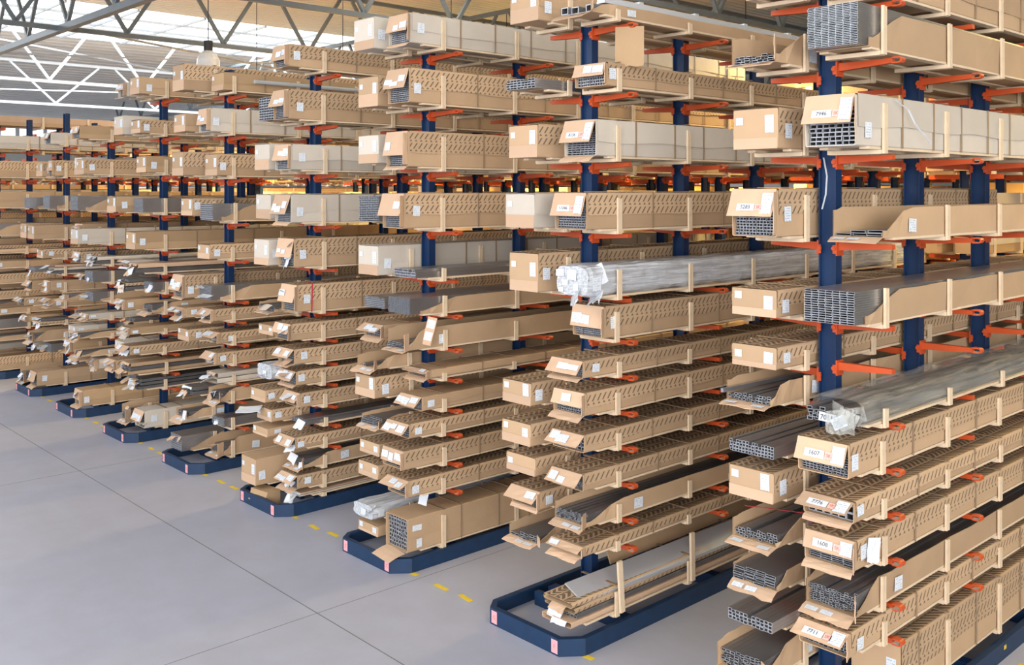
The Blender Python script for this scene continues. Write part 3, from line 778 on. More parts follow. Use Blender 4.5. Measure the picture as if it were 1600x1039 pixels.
# ------------------------------------------------------------------ what lies on which arm (near five racks read off one by one)
# (rack, side, u of the near corner [right side] or of the far-left corner [left side], v top, v bottom, kind, board, look, extras)
LOOK = {
 'chevF': 'open-ended carton printed with strokes', 'chevC': 'closed carton printed with strokes',
 'paleF': 'pale open-ended carton with creased sides', 'paleC': 'pale closed blank carton',
 'plainF': 'plain kraft carton with lifted end flap', 'plainC': 'plain closed kraft carton', 'brownC': 'deep brown kraft carton', 'brownF': 'deep brown open-ended carton',
 'O': 'open cardboard tray of metal profiles', 'P': 'bare bundle of metal profiles', 'Pt': 'block of stacked metal profiles in a tray', 'S': 'flat stack of thin torn cartons',
 'W': 'silvery film-wrapped bundle', 'V': 'profiles in a loose clear plastic bag'}
ROWS = [
 # rack 1, right side
 (1, 1, 1329, 0, 0, 'C', 'chev', None, dict(lev=0, Y=6.9, h=.42, z=.27)),
 (1, 1, 1329, 987, 1030, 'F', 'chev', 'carton marked 7711 with hanging flap', dict(txt='7711', lev=1)),
 (1, 1, 1339, 932, 973, 'O', 'plain', None, dict(lev=2, cell=(.028, .016), fillz=.72, h=.19)),
 (1, 1, 1338, 850, 896, 'F', 'chev', 'crumpled carton marked 1608 with torn papers', dict(txt='1608', cell=(.09, .014))),
 (1, 1, 1336, 788, 821, 'F', 'chev', 'flattened carton with curly profile ends', dict(txt='7776', cell=(.055, .045), zf=.8)),
 (1, 1, 1327, 698, 751, 'F', 'chev', 'carton marked 1607 with label flap', dict(txt='1607', cell=(.03, .017))),
 (1, 1, 1335, 632, 663, 'V', 'plain', None, dict(cell=(.045, .028), h=.16)),
 (1, 1, 1336, 452, 501, 'P', 'plain', 'block of stacked channel profiles with tray', dict(lev=8, cell=(.055, .0165), h=.23)),
 (1, 1, 1380, 329, 367, 'O', 'plain', 'tall-sided tray with a few flat profiles', dict(lev=9, cell=(.10, .018), fz=.22, h=.22)),
 (1, 1, 1339, 141, 222, 'F', 'pale', 'big pale carton marked 7946', dict(txt='7946', cell=(.05, .03), zf=.8)),
 (1, 1, 1341, 11, 68, 'P', 'plain', 'shiny block of nested aluminium channels', dict(cell=(.052, .012), lev=11, h=.29, endm='sheetalu')),
 (1, 1, 1345, -100, -24, 'C', 'plain', None, dict(lev=12, h=.3)),
 # rack 1, left side
 (1, -1, 1135, 0, 0, 'O', 'plain', 'wide open tray with long curled flap', dict(lev=0, h=.20, Y=6.02, z=.48)),
 (1, -1, 1138, 0, 0, 'P', 'bare', 'loose film-ended bunch of bare tubes', dict(lev=1, h=.08, z=.79, Y=6.15, cell=(.035, .03))),
 (1, -1, 1144, 918, 935, 'O', 'plain', 'tray of flat profiles with sagging flap', dict(lev=2, h=.13, cell=(.08, .018), fz=.8)),
 (1, -1, 1143, 855, 863, 'O', 'plain', 'fanned profiles in tray with red tape', dict(lev=3, h=.15, cell=(.03, .022), fz=.5)),
 (1, -1, 1138, 748, 795, 'C', 'chev', None, {}),
 (1, -1, 1138, 690, 712, 'P', 'bare', 'flat bundle of bare ribbed profiles', dict(lev=5, h=.09, cell=(.028, .022))),
 (1, -1, 1134, 612, 637, 'O', 'plain', 'tray with long silver rail lying across', dict(lev=6, h=.16, cell=(.03, .02), fz=.42)),
 (1, -1, 1143, 556, 580, 'C', 'chev', None, dict(lev=7, h=.155)),
 (1, -1, 1143, 450, 492, 'C', 'chev', None, dict(lev=8)),
 (1, -1, 1143, 293, 368, 'F', 'chev', 'carton marked 5283 with film-lined end', dict(txt='5283', cell=(.03, .022), zf=.85, L=4.1, lid=.52)),
 (1, -1, 1145, 162, 225, 'C', 'chev', 'closed carton with bulging blank lower flap', dict(lev=10)),
 (1, -1, 1142, 55, 92, 'O', 'plain', 'tray of dark profiles with upright flap', dict(lev=11, cell=(.05, .02), fz=.25, h=.23)),
 (1, -1, 1142, -60, -20, 'C', 'plain', None, dict(lev=12, h=.25)),
 # rack 2, right side
 (2, 1, 925, 948, 985, 'S', 'plain', 'pile of thin cartons under silver sheet', dict(lev=0, h=.22, Y=6.02)),
 (2, 1, 912, 862, 872, 'F', 'chev', 'very thin carton with white printed edge', dict(lev=1, h=.085)),
 (2, 1, 917, 803, 822, 'O', 'plain', 'brown tray of small tubes, strapped', dict(lev=2, cell=(.02, .016), fz=.62, h=.16)),
 (2, 1, 912, 742, 768, 'F', 'chev', 'carton with flap and three white labels', dict(cell=(.025, .018))),
 (2, 1, 914, 680, 707, 'F', 'chev', 'low carton with blocky label group', dict(cell=(.05, .03))),
 (2, 1, 915, 615, 650, 'F', 'chev', 'carton with long torn side sheet', dict(cell=(.03, .02))),
 (2, 1, 912, 566, 592, 'F', 'chev', 'carton with white raised flap', dict(cell=(.024, .018), h=.145)),
 (2, 1, 945, 484, 533, 'F', 'chev', 'set-back carton with awning-like flap', dict(cell=(.022, .018), zf=.8)),
 (2, 1, 920, 420, 468, 'W', 'plain', None, {}),
 (2, 1, 917, 303, 360, 'F', 'chev', 'large carton with four labels on its flap', dict(cell=(.032, .022), txt='11046')),
 (2, 1, 932, 187, 243, 'F', 'pale', None, dict(cell=(.05, .02), txt='8136')),
 (2, 1, 948, 95, 128, 'F', 'chev', 'short carton with pinkish printed flap', dict(cell=(.03, .025), h=.2)),
 (2, 1, 925, -20, 25, 'O', 'plain', 'tray of long silver rails with hanging flaps', dict(lev=12, h=.10, fz=.7, cell=(.08, .05))),
 # rack 2, left side
 (2, -1, 795, 820, 852, 'O', 'plain', 'shallow tray of short grey profiles', dict(lev=1, h=.11, z=.80, cell=(.06, .02), fz=.5)),
 (2, -1, 799, 780, 805, 'F', 'chev', 'fraying carton with white paper layers', dict(lev=2, h=.16, cell=(.08, .012))),
 (2, -1, 791, 718, 745, 'C', 'chev', None, dict(lev=3, h=.16)),
 (2, -1, 784, 665, 699, 'C', 'chev', None, dict(lev=4)),
 (2, -1, 785, 605, 640, 'C', 'chev', None, dict(lev=5)),
 (2, -1, 796, 397, 457, 'C', 'chev', 'tall closed carton with two corner labels', dict(lev=8)),
 (2, -1, 790, 303, 356, 'C', 'pale', 'grey-white carton with opened side flap', dict(lev=9)),
 (2, -1, 795, 195, 246, 'C', 'chev', None, dict(lev=10)),
 (2, -1, 790, 118, 135, 'P', 'bare', 'thin flat bundle of grey profiles', dict(lev=11, h=.09, cell=(.05, .022))),
 (2, -1, 797, -40, 32, 'C', 'plain', None, dict(lev=12, h=.32)),
 # rack 3, right side
 (3, 1, 637, 815, 867, 'F', 'plain', 'large square-ended carton full of square tubes', dict(lev=0, cell=(.045, .04), zf=1.0, noflap=True)),
 (3, 1, 640, 755, 778, 'F', 'chev', 'carton with pale three-label flap', dict(lev=1, h=.165, cell=(.08, .02))),
 (3, 1, 632, 712, 740, 'F', 'chev', 'carton with broad blank white flap', dict(lev=2, h=.19, cell=(.08, .02))),
 (3, 1, 640, 665, 683, 'F', 'chev', 'low carton with slanting white flap', dict(lev=3, h=.145)),
 (3, 1, 660, 622, 643, 'F', 'plain', 'low carton with orange-printed side and torn lip', dict(lev=4, cell=(.02, .02))),
 (3, 1, 672, 579, 592, 'F', 'plain', 'very thin pair of trays with white end labels', dict(lev=5, h=.085)),
 (3, 1, 640, 520, 548, 'O', 'plain', 'high-walled tray with hanging label strip', dict(lev=6, h=.22, fz=.3, cell=(.09, .02), z=2.46)),
 (3, 1, 640, 472, 498, 'P', 'plain', 'tray of fine stacked profiles', dict(lev=7, h=.17, cell=(.04, .009))),
 (3, 1, 650, 420, 437, 'P', 'bare', 'low bundle of round silver tubes', dict(lev=8, h=.09, cell=(.03, .028))),
 (3, 1, 632, 303, 357, 'F', 'chev', 'large carton with askew flap', dict(cell=(.03, .02))),
 (3, 1, 638, 205, 260, 'F', 'chev', 'large carton with two-label flap', dict(cell=(.05, .02))),
 (3, 1, 640, 112, 165, 'F', 'chev', None, dict(cell=(.05, .02))),
 (3, 1, 642, 22, 65, 'F', 'pale', 'long white carton with torn skin', dict(lev=12, h=.31)),
 # rack 3, left side
 (3, -1, 560, 822, 842, 'C', 'plain', 'small closed carton with two labels', dict(lev=0, h=.15)),
 (3, -1, 552, 785, 815, 'W', 'plain', 'film-covered flat profile bundle', dict(lev=1, h=.15, z=.56)),
 (3, -1, 560, 735, 757, 'C', 'chev', None, dict(lev=1, h=.15, z=1.02)),
 (3, -1, 562, 695, 712, 'C', 'chev', None, dict(lev=3, h=.13)),
 (3, -1, 565, 655, 672, 'O', 'plain', 'sagging tray of dark grey profiles', dict(lev=4, h=.11, fz=.8, cell=(.1, .02))),
 (3, -1, 555, 600, 630, 'C', 'chev', None, dict(lev=5, h=.23, z=1.98)),
 (3, -1, 558, 558, 582, 'O', 'plain', 'empty-looking tray with tall end flap', dict(lev=6, h=.13, fz=.2, z=2.36)),
 (3, -1, 569, 512, 532, 'F', 'plain', 'low carton with white folded flap', dict(lev=7, h=.14, z=2.66)),
 (3, -1, 569, 464, 486, 'P', 'bare', 'flat bundle of pale grey profiles', dict(lev=8, h=.12, z=3.02, cell=(.03, .02))),
 (3, -1, 560, 390, 432, 'C', 'pale', 'grey carton with crumpled corner flap', dict(lev=8, h=.32, z=3.35)),
 (3, -1, 560, 312, 352, 'P', 'plain', 'square block of channel profile ends', dict(lev=9, h=.28, cell=(.05, .02))),
 (3, -1, 560, 215, 258, 'C', 'pale', None, dict(lev=10)),
 (3, -1, 560, 120, 166, 'C', 'chev', None, dict(lev=11)),
 (3, -1, 553, 30, 77, 'C', 'pale', None, dict(lev=12, h=.34)),
 # rack 4, right side
 (4, 1, 470, 765, 787, 'S', 'plain', 'splayed stack of thin open cartons', dict(lev=0, h=.12)),
 (4, 1, 465, 742, 765, 'F', 'chev', 'low carton with white tongue flap', dict(lev=0, h=.16, z=.38)),
 (4, 1, 475, 712, 732, 'O', 'plain', 'short tray with raised label board', dict(lev=1, h=.16, z=.72)),
 (4, 1, 462, 688, 703, 'F', 'chev', None, dict(lev=2, h=.14)),
 (4, 1, 480, 655, 665, 'P', 'bare', 'thin loose sheet bundle with propped card', dict(lev=3, h=.06, z=1.42, cell=(.06, .02))),
 (4, 1, 470, 615, 637, 'F', 'chev', 'carton with open profile block end', dict(lev=4, h=.17)),
 (4, 1, 463, 583, 603, 'F', 'chev', None, dict(lev=5, h=.17)),
 (4, 1, 460, 548, 570, 'F', 'chev', 'carton with steep white label flap', dict(lev=6, h=.18)),
 (4, 1, 455, 508, 533, 'F', 'chev', 'carton with orange corner label', dict(lev=7, h=.2)),
 (4, 1, 465, 447, 488, 'F', 'chev', 'carton bound with red tape', dict(lev=8, h=.33, z=3.0, red=1)),
 (4, 1, 460, 375, 418, 'F', 'chev', None, dict(lev=8, h=.35, z=3.46 - .40 + .0, skipz=1)),
 (4, 1, 455, 305, 348, 'F', 'pale', None, dict(lev=9, h=.34)),
 (4, 1, 455, 228, 265, 'F', 'pale', None, dict(lev=10, h=.31)),
 (4, 1, 452, 142, 185, 'F', 'chev', 'carton with tilted profile block and flap', dict(lev=11, h=.36, cell=(.06, .02))),
 (4, 1, 452, 70, 103, 'F', 'chev', None, dict(lev=12, h=.27)),
 # rack 4, left side
 (4, -1, 397, 720, 760, 'C', 'plain', 'big round-cornered carton jutting out', dict(lev=0, h=.33, Y=5.98, z=.22)),
 (4, -1, 395, 655, 684, 'C', 'plain', 'blank panel-like kraft carton', dict(lev=2, h=.22)),
 (4, -1, 402, 640, 660, 'C', 'chev', None, dict(lev=3, h=.15, z=1.50)),
 (4, -1, 392, 612, 630, 'C', 'chev', None, dict(lev=4, h=.15, z=1.80)),
 (4, -1, 402, 570, 595, 'W', 'plain', 'grey film-wrapped short bundle', dict(lev=5, h=.19)),
 (4, -1, 404, 512, 525, 'C', 'plain', 'thin closed carton with one label', dict(lev=7, h=.12)),
 (4, -1, 405, 470, 488, 'O', 'plain', 'bent tray of glittering profile ends', dict(lev=8, h=.12, z=3.02)),
 (4, -1, 397, 378, 415, 'C', 'pale', None, dict(lev=8, h=.32, z=3.38)),
 (4, -1, 400, 307, 342, 'C', 'pale', None, dict(lev=9, h=.31)),
 (4, -1, 398, 228, 265, 'C', 'pale', None, dict(lev=10, h=.33)),
 (4, -1, 404, 150, 187, 'P', 'plain', 'painted hollow shade-profile block with tray', dict(lev=11, h=.30, cell=(.06, .035))),
 # rack 5, right side
 (5, 1, 350, 690, 722, 'O', 'plain', 'squashed tray with torn front corner', dict(lev=0, h=.24, fz=.5)),
 (5, 1, 350, 650, 668, 'P', 'bare', 'loose shiny profiles under hanging flap', dict(lev=1, h=.12, z=.72)),
 (5, 1, 345, 605, 628, 'O', 'plain', 'dark tray with four side labels', dict(lev=2, h=.2)),
 (5, 1, 340, 583, 600, 'S', 'plain', 'fanned grey stack with small flap', dict(lev=3, h=.15)),
 (5, 1, 340, 552, 570, 'F', 'chev', 'carton with pink spot label', dict(lev=4, h=.16)),
 (5, 1, 345, 520, 537, 'F', 'chev', None, dict(lev=5, h=.15)),
 (5, 1, 335, 487, 502, 'F', 'chev', 'low carton in film with long flap', dict(lev=6, h=.16)),
 (5, 1, 330, 447, 470, 'P', 'plain', 'square profile block in raised tray', dict(lev=7, h=.2, cell=(.04, .02))),
 (5, 1, 328, 388, 405, 'C', 'chev', 'slim closed carton with side label', dict(lev=8, h=.2)),
 (5, 1, 332, 322, 345, 'P', 'plain', 'profile block with pink spot tray', dict(lev=9, h=.24, cell=(.05, .03))),
 (5, 1, 340, 247, 274, 'C', 'chev', None, dict(lev=10, h=.3)),
 (5, 1, 330, 168, 205, 'F', 'pale', 'grey carton with long torn arm flap', dict(lev=11, h=.33)),
 (5, 1, 350, 100, 140, 'C', 'brown', 'long shadowed carton over rail', dict(lev=12, h=.25)),
 # rack 5, left side
 (5, -1, 266, 687, 712, 'P', 'plain', 'neat square profile block in tray', dict(lev=0, h=.22, cell=(.03, .03))),
 (5, -1, 275, 640, 655, 'O', 'plain', None, dict(lev=1, h=.12)),
 (5, -1, 280, 600, 620, 'S', 'plain', None, dict(lev=2, h=.13)),
 (5, -1, 278, 515, 534, 'C', 'chev', None, dict(lev=5, h=.17)),
 (5, -1, 272, 480, 497, 'F', 'plain', None, dict(lev=6, h=.14)),
 (5, -1, 271, 430, 466, 'F', 'chev', 'upright end flap leaning on carton', dict(lev=7, h=.33)),
 (5, -1, 283, 313, 337, 'C', 'chev', None, dict(lev=9, h=.25)),
 (5, -1, 269, 240, 274, 'C', 'chev', 'closed carton with end seam', dict(lev=10, h=.34)),
 (5, -1, 272, 185, 205, 'C', 'plain', None, dict(lev=11, h=.25)),
 (5, -1, 270, 100, 140, 'C', 'chev', None, dict(lev=12, h=.38)),
]
USED = {}
EXTRA = {}
def side_word(s): return 'right side' if s > 0 else 'left side'
def where_text(k, s, n, yoff=0):
    if yoff: return '%s of %s rack in the farther block, %s up' % (side_word(s), ORD[k], ORD[n])
    return '%s of %s rack, %s up' % (side_word(s), ORD[k] if k > 1 else 'nearest', ORD[n])
# turn the rows into loads
plan = {}
for (k, s, u, vt, vb, kind, mat, look, ex) in ROWS:
    ex = dict(ex)
    X = XC[k] + s * 0.50
    Y = ex.pop('Y', None)
    if Y is None: Y = min(max(on_x(u, X), 5.95), 6.75)
    Xr = XC[k] + (0.50 if s > 0 else -0.09)
    lev = ex.pop('lev', None); z = ex.pop('z', None)
    if vb:
        z = z_at(Xr, Y, vb); near = min(ZL, key=lambda q: abs(q - z))
        if abs(near - z) < 0.045 and k < 4: z = near          # racks share their arm heights
    elif z is None: z = ZL[lev]
    if lev is None: lev = min(range(13), key=lambda i: abs(ZL[i] - z))
    if z < .2 and k > 2: z = .2
    h = ex.pop('h', None)
    if h is None: h = max(0.06, z_at(Xr, Y, vt) - z_at(Xr, Y, vb))
    plan.setdefault((k, s), []).append([z, lev, kind, mat, Y, h, look, ex])
# racks 6 to 9 carry the same mixture: thin torn trays low down, big cartons above
KL = ['S', 'O', 'F', 'P', 'O', 'F', 'C', 'F', 'F', 'C', 'F', 'C', 'F']
for k in (6, 7, 8, 9):
    for s in (1, -1):
        for lev in range(13):
            if lev == 12 and k > 6: continue
            if s < 0 and rnd.random() < .12: continue
            low = lev < 8
            kind = rnd.choice('SOFFPOC' if low else 'FCFCCP')
            if lev == 0: kind = 'F' if s > 0 else rnd.choice('SO')
            h = rnd.uniform(.09, .2) if low else rnd.uniform(.2, .34)
            if lev == 0: h = .27
            mat = rnd.choice(['chev', 'chev', 'plain', 'pale', 'brown'] if kind in 'FC' else ['plain', 'plain', 'bare' if kind == 'P' else 'plain'])
            plan.setdefault((k, s), []).append([ZL[lev], lev, kind, mat, rnd.uniform(5.98, 6.40) if k < 9 else rnd.uniform(5.35, 5.75), h, None, {}])
for (k, s), rows in sorted(plan.items()):
    rows.sort(key=lambda r: r[0])
    z_arm = set()
    for n, (z, lev, kind, mat, Y, h, look, ex) in enumerate(rows, 1):
        # keep clear of the load above
        if n < len(rows): h = min(h, rows[n][0] - z - 0.085)
        h = max(h, 0.045)
        if look is None:
            look = LOOK.get(mat + kind) or LOOK[kind if not (kind == 'P' and mat != 'bare') else 'Pt']
        det = 2 if k <= 3 else 1
        t = load(k, s, lev, kind, Y, h, look, where_text(k, s, n), mat, det, L=ex.get('L', 6.2), txt=ex.get('txt'), cell=ex.get('cell', (.04, .022)), z=z,
             z_fill=ex.get('zf', ex.get('fz', .72)), lid=ex.get('lid', .6), endm=ex.get('endm', 'alu_end'))
        EXTRA[(k, s, n)] = t
        if z > 0.6: z_arm.add(round(z - CR, 3))
    USED[(k, s)] = sorted(z_arm)
for k in range(1, 10):
    R, Lf = set(USED[(k, 1)]), set(USED[(k, -1)])
    if k == 1: R.add(2.72 - .05 + .05)
    make_rack(k, 0, 2, sorted(R), sorted(Lf), ('nearest blue rack at right edge, orange arms, one arm empty' if k == 1 else '%s blue cantilever rack from the camera, orange arms, loaded' % ORD[k]))

# racks further off: the rows behind the ninth and the block beyond the cross aisle
def simple_load(k, s, lev, yoff, n, L, Y):
    r = random.Random(k * 77 + lev * 5 + s + int(yoff * 3)); h = r.uniform(.1, .2) if lev < 8 else r.uniform(.2, .36); w = .38
    t = thing('long_carton', 'distant kraft carton lying on %s rack%s, %s, %s up' % (ORD[k], ' beyond the cross aisle' if yoff else '', side_word(s), ORD[n]), 'carton', (XC[k] + s * .30, Y + yoff, ZL[lev]), 0, 'cartons on the farthest racks')
    mt = r.choice(['kraft', 'pale', 'chev', 'flap', 'kraft'])
    def body():
        q = MB(); q.box(-w / 2, w / 2, 0, L, 0, h); return q.mesh('carton', M['kraft'])
    def lid():
        q = MB(); e = .006; q.box(-w / 2 - e, w / 2 + e, 0.01, L - .01, h * .4, h + e)
        n = len(q.v); return q.mesh('lid', M[mt])
    me = body(); uv = me.uv_layers[0]
    link('carton', me, t); link('lid', lid(), t)
    q = MB()
    q2 = box_mesh('post', (0.02, 0.05, round(h + .05, 2)), 'wood'); cb = box_mesh('crossbar', (w + .02, .075, .049), 'wood')
    for i, py in enumerate(PY):
        y = py - Y
        if y > L - .1: continue
        link('post', q2, t, (w / 2 + .018, y, -.05)); link('crossbar', cb, t, (0, y, -.0495))
    if r.random() < .5: link('label', plate(.1, .09, 'label'), t, (r.uniform(-.1, .1), -.003, h * .3))
def far_mass(rows, label, prob=.9, hs=(.2, .36)):
    """loads too far off to be told apart: one body of real boxes on their crossbars"""
    q = MB(); r = random.Random(5)
    for k, yoff in rows:
        for s_ in (1, -1):
            for lev in range(13):
                if r.random() > prob or (lev > 10 and k > 10): continue
                h = r.uniform(.1, .2) if lev < 8 else r.uniform(*hs); Y = yoff + r.uniform(5.95, 6.3); x = XC[k] + s_ * .30; z = ZL[lev]; mi = r.choice((0, 0, 1, 2))
                q.box(x - .19, x + .19, Y, Y + 6.1, z, z + h, mi)
                if lev < 12 and r.random() < .8: q.box(x - .196, x + .196, Y + .01, Y + 6.09, z + h * .4, z + h + .006, r.choice((1, 2, 3)))
                for py in PY:
                    q.box(x - .19, x + .19, py + yoff - .037, py + yoff + .037, z - .049, z - .001, 4)
                    q.box(x + .199, x + .219, py + yoff - .025, py + yoff + .025, z - .049, z + h, 4)
    o = link('carton_stock', q.mesh('cartons', M['kraft'], M['pale'], M['flap'], M['chev'], M['wood']), None, kind='stuff')
    o['label'] = label; o['category'] = 'cartons'
n = 0
for s_ in (1, -1):
    n = 0
    for lev in range(13):
        n += 1; simple_load(10, s_, lev, 0, n, 6.6, rnd.uniform(5.4, 5.7))
zs = [z - CR for z in ZL[1:]]
for k in (10, 11, 12): make_rack(k, 0, 0, zs, zs, '%s blue rack, far to the left behind the others' % ORD[k])
far_mass([(k, -.4) for k in range(11, 18)] + [(k, 8.6) for k in range(10, 18)], 'mass of kraft cartons on the farthest racks at the left edge', .97, (.3, .56))
for k in (1, 2, 3):
    for s_ in (1, -1):
        n = 0
        for lev in range(0, 13):
            if rnd.random() < .10: continue
            n += 1; simple_load(k, s_, lev, 8.6, n, 6.1, rnd.uniform(5.95, 6.3))
for k in range(1, 10): make_rack(k, 8.6, 0, zs, zs, '%s blue rack of the farther block, beyond the cross aisle' % ORD[k])
far_mass([(k, 8.6) for k in range(4, 10)], 'mass of cartons on the farther block of racks beyond the cross aisle')
far_mass([(k, 17.4) for k in range(1, 18)], 'mass of cartons on the last block of racks before the back wall', .97, (.42, .57))

# ------------------------------------------------------------------ floor guards with pink letters
LET = {1: ('H', 'H'), 2: ('G', 'F'), 3: ('Z', 'X'), 4: ('B', 'E'), 5: ('R', 'D'), 6: ('B', 'D'), 7: ('B', 'D'), 8: ('B', 'C'), 9: ('B', 'C')}
def guard(k, yoff=0):
    t = thing('rack_guard', 'dark blue floor guard rail around the foot of the %s rack' % (ORD[k] if k > 1 else 'nearest'), 'guard rail', (XC[k] - .03, yoff, 0), 0)
    link('rail', cached('guard', lambda: guard_mesh(0.57, 5.96, 12.9, 0.13)), t, (0, 0, .001))
    link('crosspiece', box_mesh('crosspiece', (0.52, 0.06, 0.13), 'guardblue'), t, (-.22, 6.58, .001))
    for i, x in enumerate((-0.405, 0.375)):
        g = link('tag', plate(.075, .115, 'pink'), t, (x, 5.957, .018), label='pink letter tag')
        link('tag_letter', text_mesh(LET[k][i], .055, 'redink'), g, (0, -.001, .055), (math.pi / 2, 0, 0))
    g = link('tag', plate(.05, .035, 'yellow'), t, (.5715, 8.75, .08), (0, 0, math.pi / 2), label='small yellow sticker')
for k in range(1, 10): guard(k)

# yellow dashes of floor tape across the aisle mouths
for k in range(1, 9):
    for i, dx in enumerate((0.62, 1.03, 1.40)):
        if k == 8 and i == 2: continue
        x = XC[k] + dx - (0.0 if i else 0.04); L = .20 if i else .10
        q = MB(); c = .0015
        q.box(-L / 2, L / 2, -.028, .028, 0, c)
        o = link('floor_tape', q.mesh('floor_tape', M['yellow']), None, (x, 6.15 + rnd.uniform(-.02, .02), .0015), (0, 0, rnd.uniform(-.12, .12)))
        o['label'] = '%s yellow tape dash in the aisle right of the %s rack' % (('short', 'middle', 'outer')[i], ORD[k] if k > 1 else 'nearest')
        o['category'] = 'floor tape'; o['group'] = 'yellow tape dashes on the floor'
for i, (x, y) in enumerate(((-3.12, 8.72), (-3.10, 9.9))):
    q = MB(); q.box(-.14, .14, -.025, .025, 0, .0015); o = link('floor_tape', q.mesh('floor_tape', M['yellow']), None, (x + .17, y, .0015))
    o['label'] = ('yellow tape dash beside the nearest rack guard' if i == 0 else 'farther yellow tape dash beside the nearest rack guard'); o['category'] = 'floor tape'; o['group'] = 'yellow tape dashes on the floor'

# ------------------------------------------------------------------ loose things
def loose_sheet(name, label, cat, w, d, mat, loc, rot, curl=.02, ragged=.01, th=.004, seed=1):
    o = link(name, sheet(w, d, mat, random.Random(seed), curl, th, ragged, 6, 4), None, loc, rot); o['label'] = label; o['category'] = cat; return o
# rack 2 floor load: silver sheets and tall stakes
r2 = XC[2]
q = MB(); q.box(-.12, .12, 0, 5.6, 0, .012); q.box(.11, .12, 0, 5.6, -.03, 0); o = link('aluminium_sheet', q.mesh('sheet', M['sheetalu']), None, (r2 + .36, 6.18, .475), (0.004, .42, -.02))
o['label'] = 'long shiny silver sheet lying on the floor load of the second rack'; o['category'] = 'metal sheet'
q = MB(); q.box(-.008, .008, 0, 5.0, 0, .26); o = link('cardboard_strip', q.mesh('strip', M['kraft']), None, (r2 + .115, 6.95, .46), (0, -.42, 0))
o['label'] = 'long leaning brown cardboard strip behind the silver sheet, second rack'; o['category'] = 'cardboard'
for i, y in enumerate((6.62, 7.66)):
    q = MB(); q.box(-.012, .012, -.028, .028, 0, .46); o = link('wooden_stake', q.mesh('stake', M['wood']), None, (r2 + .545, y, .24), (.06 * (1 - i), -.02, 0))
    o['label'] = ('nearer' if i == 0 else 'farther') + ' pine stake standing beside the floor load, second rack'; o['category'] = 'stake'; o['group'] = 'pine stakes'
# small kraft box standing inside the fourth guard
t = thing('cardboard_box', 'small folded brown box standing inside the fourth rack guard', 'box', (XC[4] - .12, 6.12, .0), .15)
q = MB(); q.box(-.17, .17, -.10, .10, 0, .21); link('carton', q.mesh('carton', M['brown']), t)
link('flap', sheet(.33, .14, 'brown', random.Random(3), .01), t, (0, -.10, .21), (math.pi / 2 - .25, 0, 0))
# long silver rail over the tray on the left of rack 1
q = MB(); q.box(-.012, .012, 0, 3.2, 0, .03); o = link('metal_rail', q.mesh('rail', M['alu']), None, (XC[1] - .47, 6.05, 2.51), (.0, 0, -.06))
o['label'] = 'long silver rail lying along the tray left of the nearest rack'; o['category'] = 'rail'
# hanging tapes
def ribbon(name, label, pts, w, mat, cat='tape'):
    q = MB()
    for a, c in zip(pts, pts[1:]): q.bar(a, c, w, .002)
    o = link(name, q.mesh(name, M[mat]), None); o['label'] = label; o['category'] = cat
    return o
xx = XC[1]
ribbon('packing_tape', 'white tape strip hanging down the front of the nearest blue column', [(xx - .02, 6.72, 4.26), (xx + .01, 6.715, 4.12), (xx + .0, 6.715, 3.98), (xx - .03, 6.715, 3.87)], .02, 'white')
ribbon('packing_tape', 'white tape curl hanging from the carton marked 7946', [(xx + .52, 6.75, 4.66), (xx + .55, 6.9, 4.60), (xx + .555, 7.0, 4.5), (xx + .56, 7.25, 4.36)], .012, 'white')
ribbon('red_tape', 'red tape drooping over the fanned tray left of the nearest rack', [(xx - .47, 6.35, 1.60), (xx - .30, 6.5, 1.58), (xx - .10, 6.62, 1.57), (xx - .085, 6.7, 1.45)], .015, 'redtape')
ribbon('red_tape', 'red tape bound round a carton on the fourth rack', [(XC[4] + .50, 6.42, 2.50), (XC[4] + .50, 6.43, 2.845), (XC[4] + .3, 6.46, 2.855)], .02, 'redtape')
# card hanging below the top load of rack 2
o = loose_sheet('cardboard_flap', 'square brown card hanging from the top tray of the second rack', 'cardboard', .26, .36, 'brown', (r2 + .52, 6.75, 5.50), (math.pi / 2 - .05, 0, .6), 0, .01, seed=4)
o = loose_sheet('cardboard_flap', 'ragged pale card hanging from the top tray, second column of the second rack', 'cardboard', .5, .24, 'flap', (r2 + .57, 8.6, 5.56), (math.pi / 2 - .1, 0, math.pi / 2), 0, .05, seed=5)
o = loose_sheet('paper_sheet', 'white folded sheet sticking out of the fourth rack', 'paper', .25, .30, 'white', (XC[4] - .30, 6.15, 1.20), (.15, .1, -.7), .03, .01, seed=6)
o = loose_sheet('paper_label', 'white paper tag dangling above the square tube carton, third rack', 'label', .11, .15, 'label', (XC[3] + .36, 6.45, .76), (math.pi / 2 - .2, .1, .3), 0, 0, .001, seed=7)
o = loose_sheet('label_strip', 'hanging label strip on the high-walled tray, third rack', 'label', .10, .30, 'flap', (XC[3] + .54, 6.42, 2.66), (math.pi / 2 - .1, .25, .9), 0, 0, .003, seed=8)
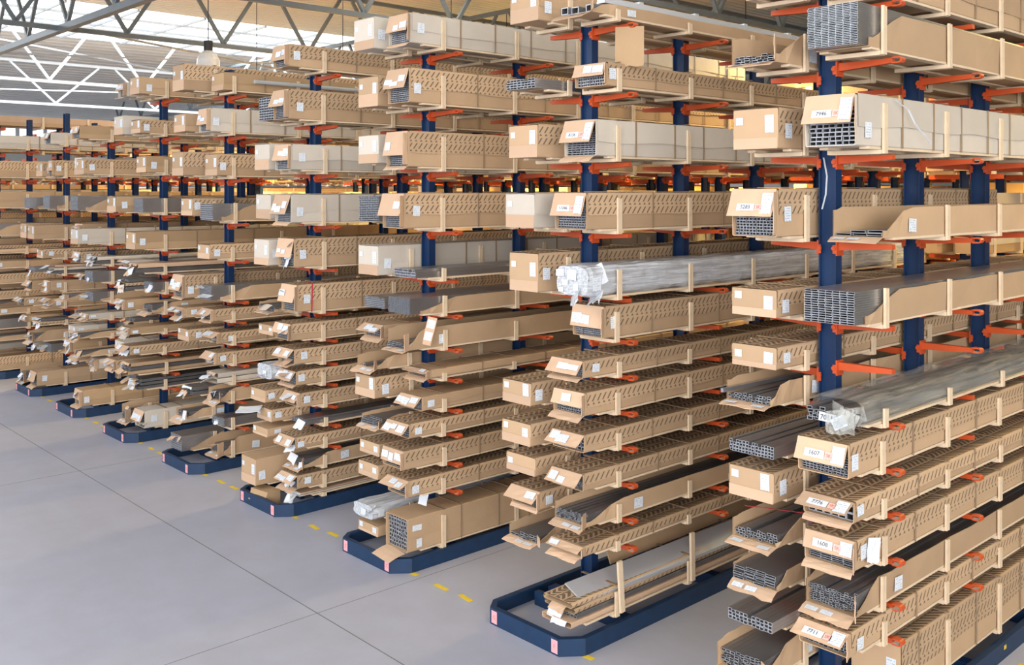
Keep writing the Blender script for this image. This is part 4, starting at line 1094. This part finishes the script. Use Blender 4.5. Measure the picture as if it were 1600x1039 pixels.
link('label', plate(.08, .09, 'label'), o, (0, -.12, .002), (-math.pi / 2, 0, 0)); link('label', plate(.08, .09, 'label'), o, (0, -.25, .002), (-math.pi / 2, 0, 0))
o = loose_sheet('paper_label', 'white paper tag hanging on the carton marked 1608', 'label', .12, .17, 'label', (xx + .535, 6.42, 1.60), (math.pi / 2, .15, 1.3), .01, .01, .001, seed=9)
# long thin blue-grey rail at the top of racks 4 and 5
q = MB(); q.tube((0, 0, 0), (0, 5.6, 0), .03, 8); o = link('metal_pipe', q.mesh('pipe', M['steel_white']), None, (XC[5] + .56, 6.9, 5.62))
o['label'] = 'long pale pipe lying beside the top load of the fifth rack'; o['category'] = 'pipe'

# ------------------------------------------------------------------ lamps
high_bay((-22.7, 10.8, 7.22), 'black-capped frosted bay lamp hanging above the sixth rack', 'bulbwhite', 120)
high_bay((-19.6, 19.8, 8.2), 'silver bay lamp by the roof girder above the third rack', 'bulbwhite', 120)
for i, (x, y) in enumerate(((-21.9, 14.2), (-26.6, 14.2), (-17.0, 13.9), (-12.3, 13.9), (-7.4, 13.9), (-2.0, 13.5))):
    high_bay((x, y, 6.9 if i < 5 else 6.5), 'warm bay lamp glowing over the cross aisle behind the %s rack' % ORD[(8, 10, 6, 4, 2, 1)[i]], 'bulb', (1500, 1100, 800, 600, 500, 350)[i], (1.0, .70, .24))

for i, (x, y) in enumerate(((-24.3, 22.3), (-14.8, 22.3), (-5.0, 22.3))):
    high_bay((x, y, 5.2), 'warm bay lamp far off between the %s blocks of racks' % ('left', 'middle', 'right')[i], 'bulb', 2200, (1.0, .68, .12))

for i, (dx, w_) in enumerate(((.44, .09), (.33, .06))):
    q = MB(); q.box(-w_ / 2, w_ / 2, 0, 5.4, 0, .045); q.box(-w_ / 2 + .012, w_ / 2 - .012, .01, 5.39, .045, .056)
    for j in range(6): q.box(-.03, .03, .5 + j * .85, .56 + j * .85, .05, .075)
    o = link('metal_rail', q.mesh('rail', M['sheetalu']), None, (XC[2] + dx, 6.45 + i * .1, 5.682)); o['category'] = 'rail'
    o['label'] = ('outer wide' if i == 0 else 'inner narrow') + ' silver rail lying along the top tray of the second rack'
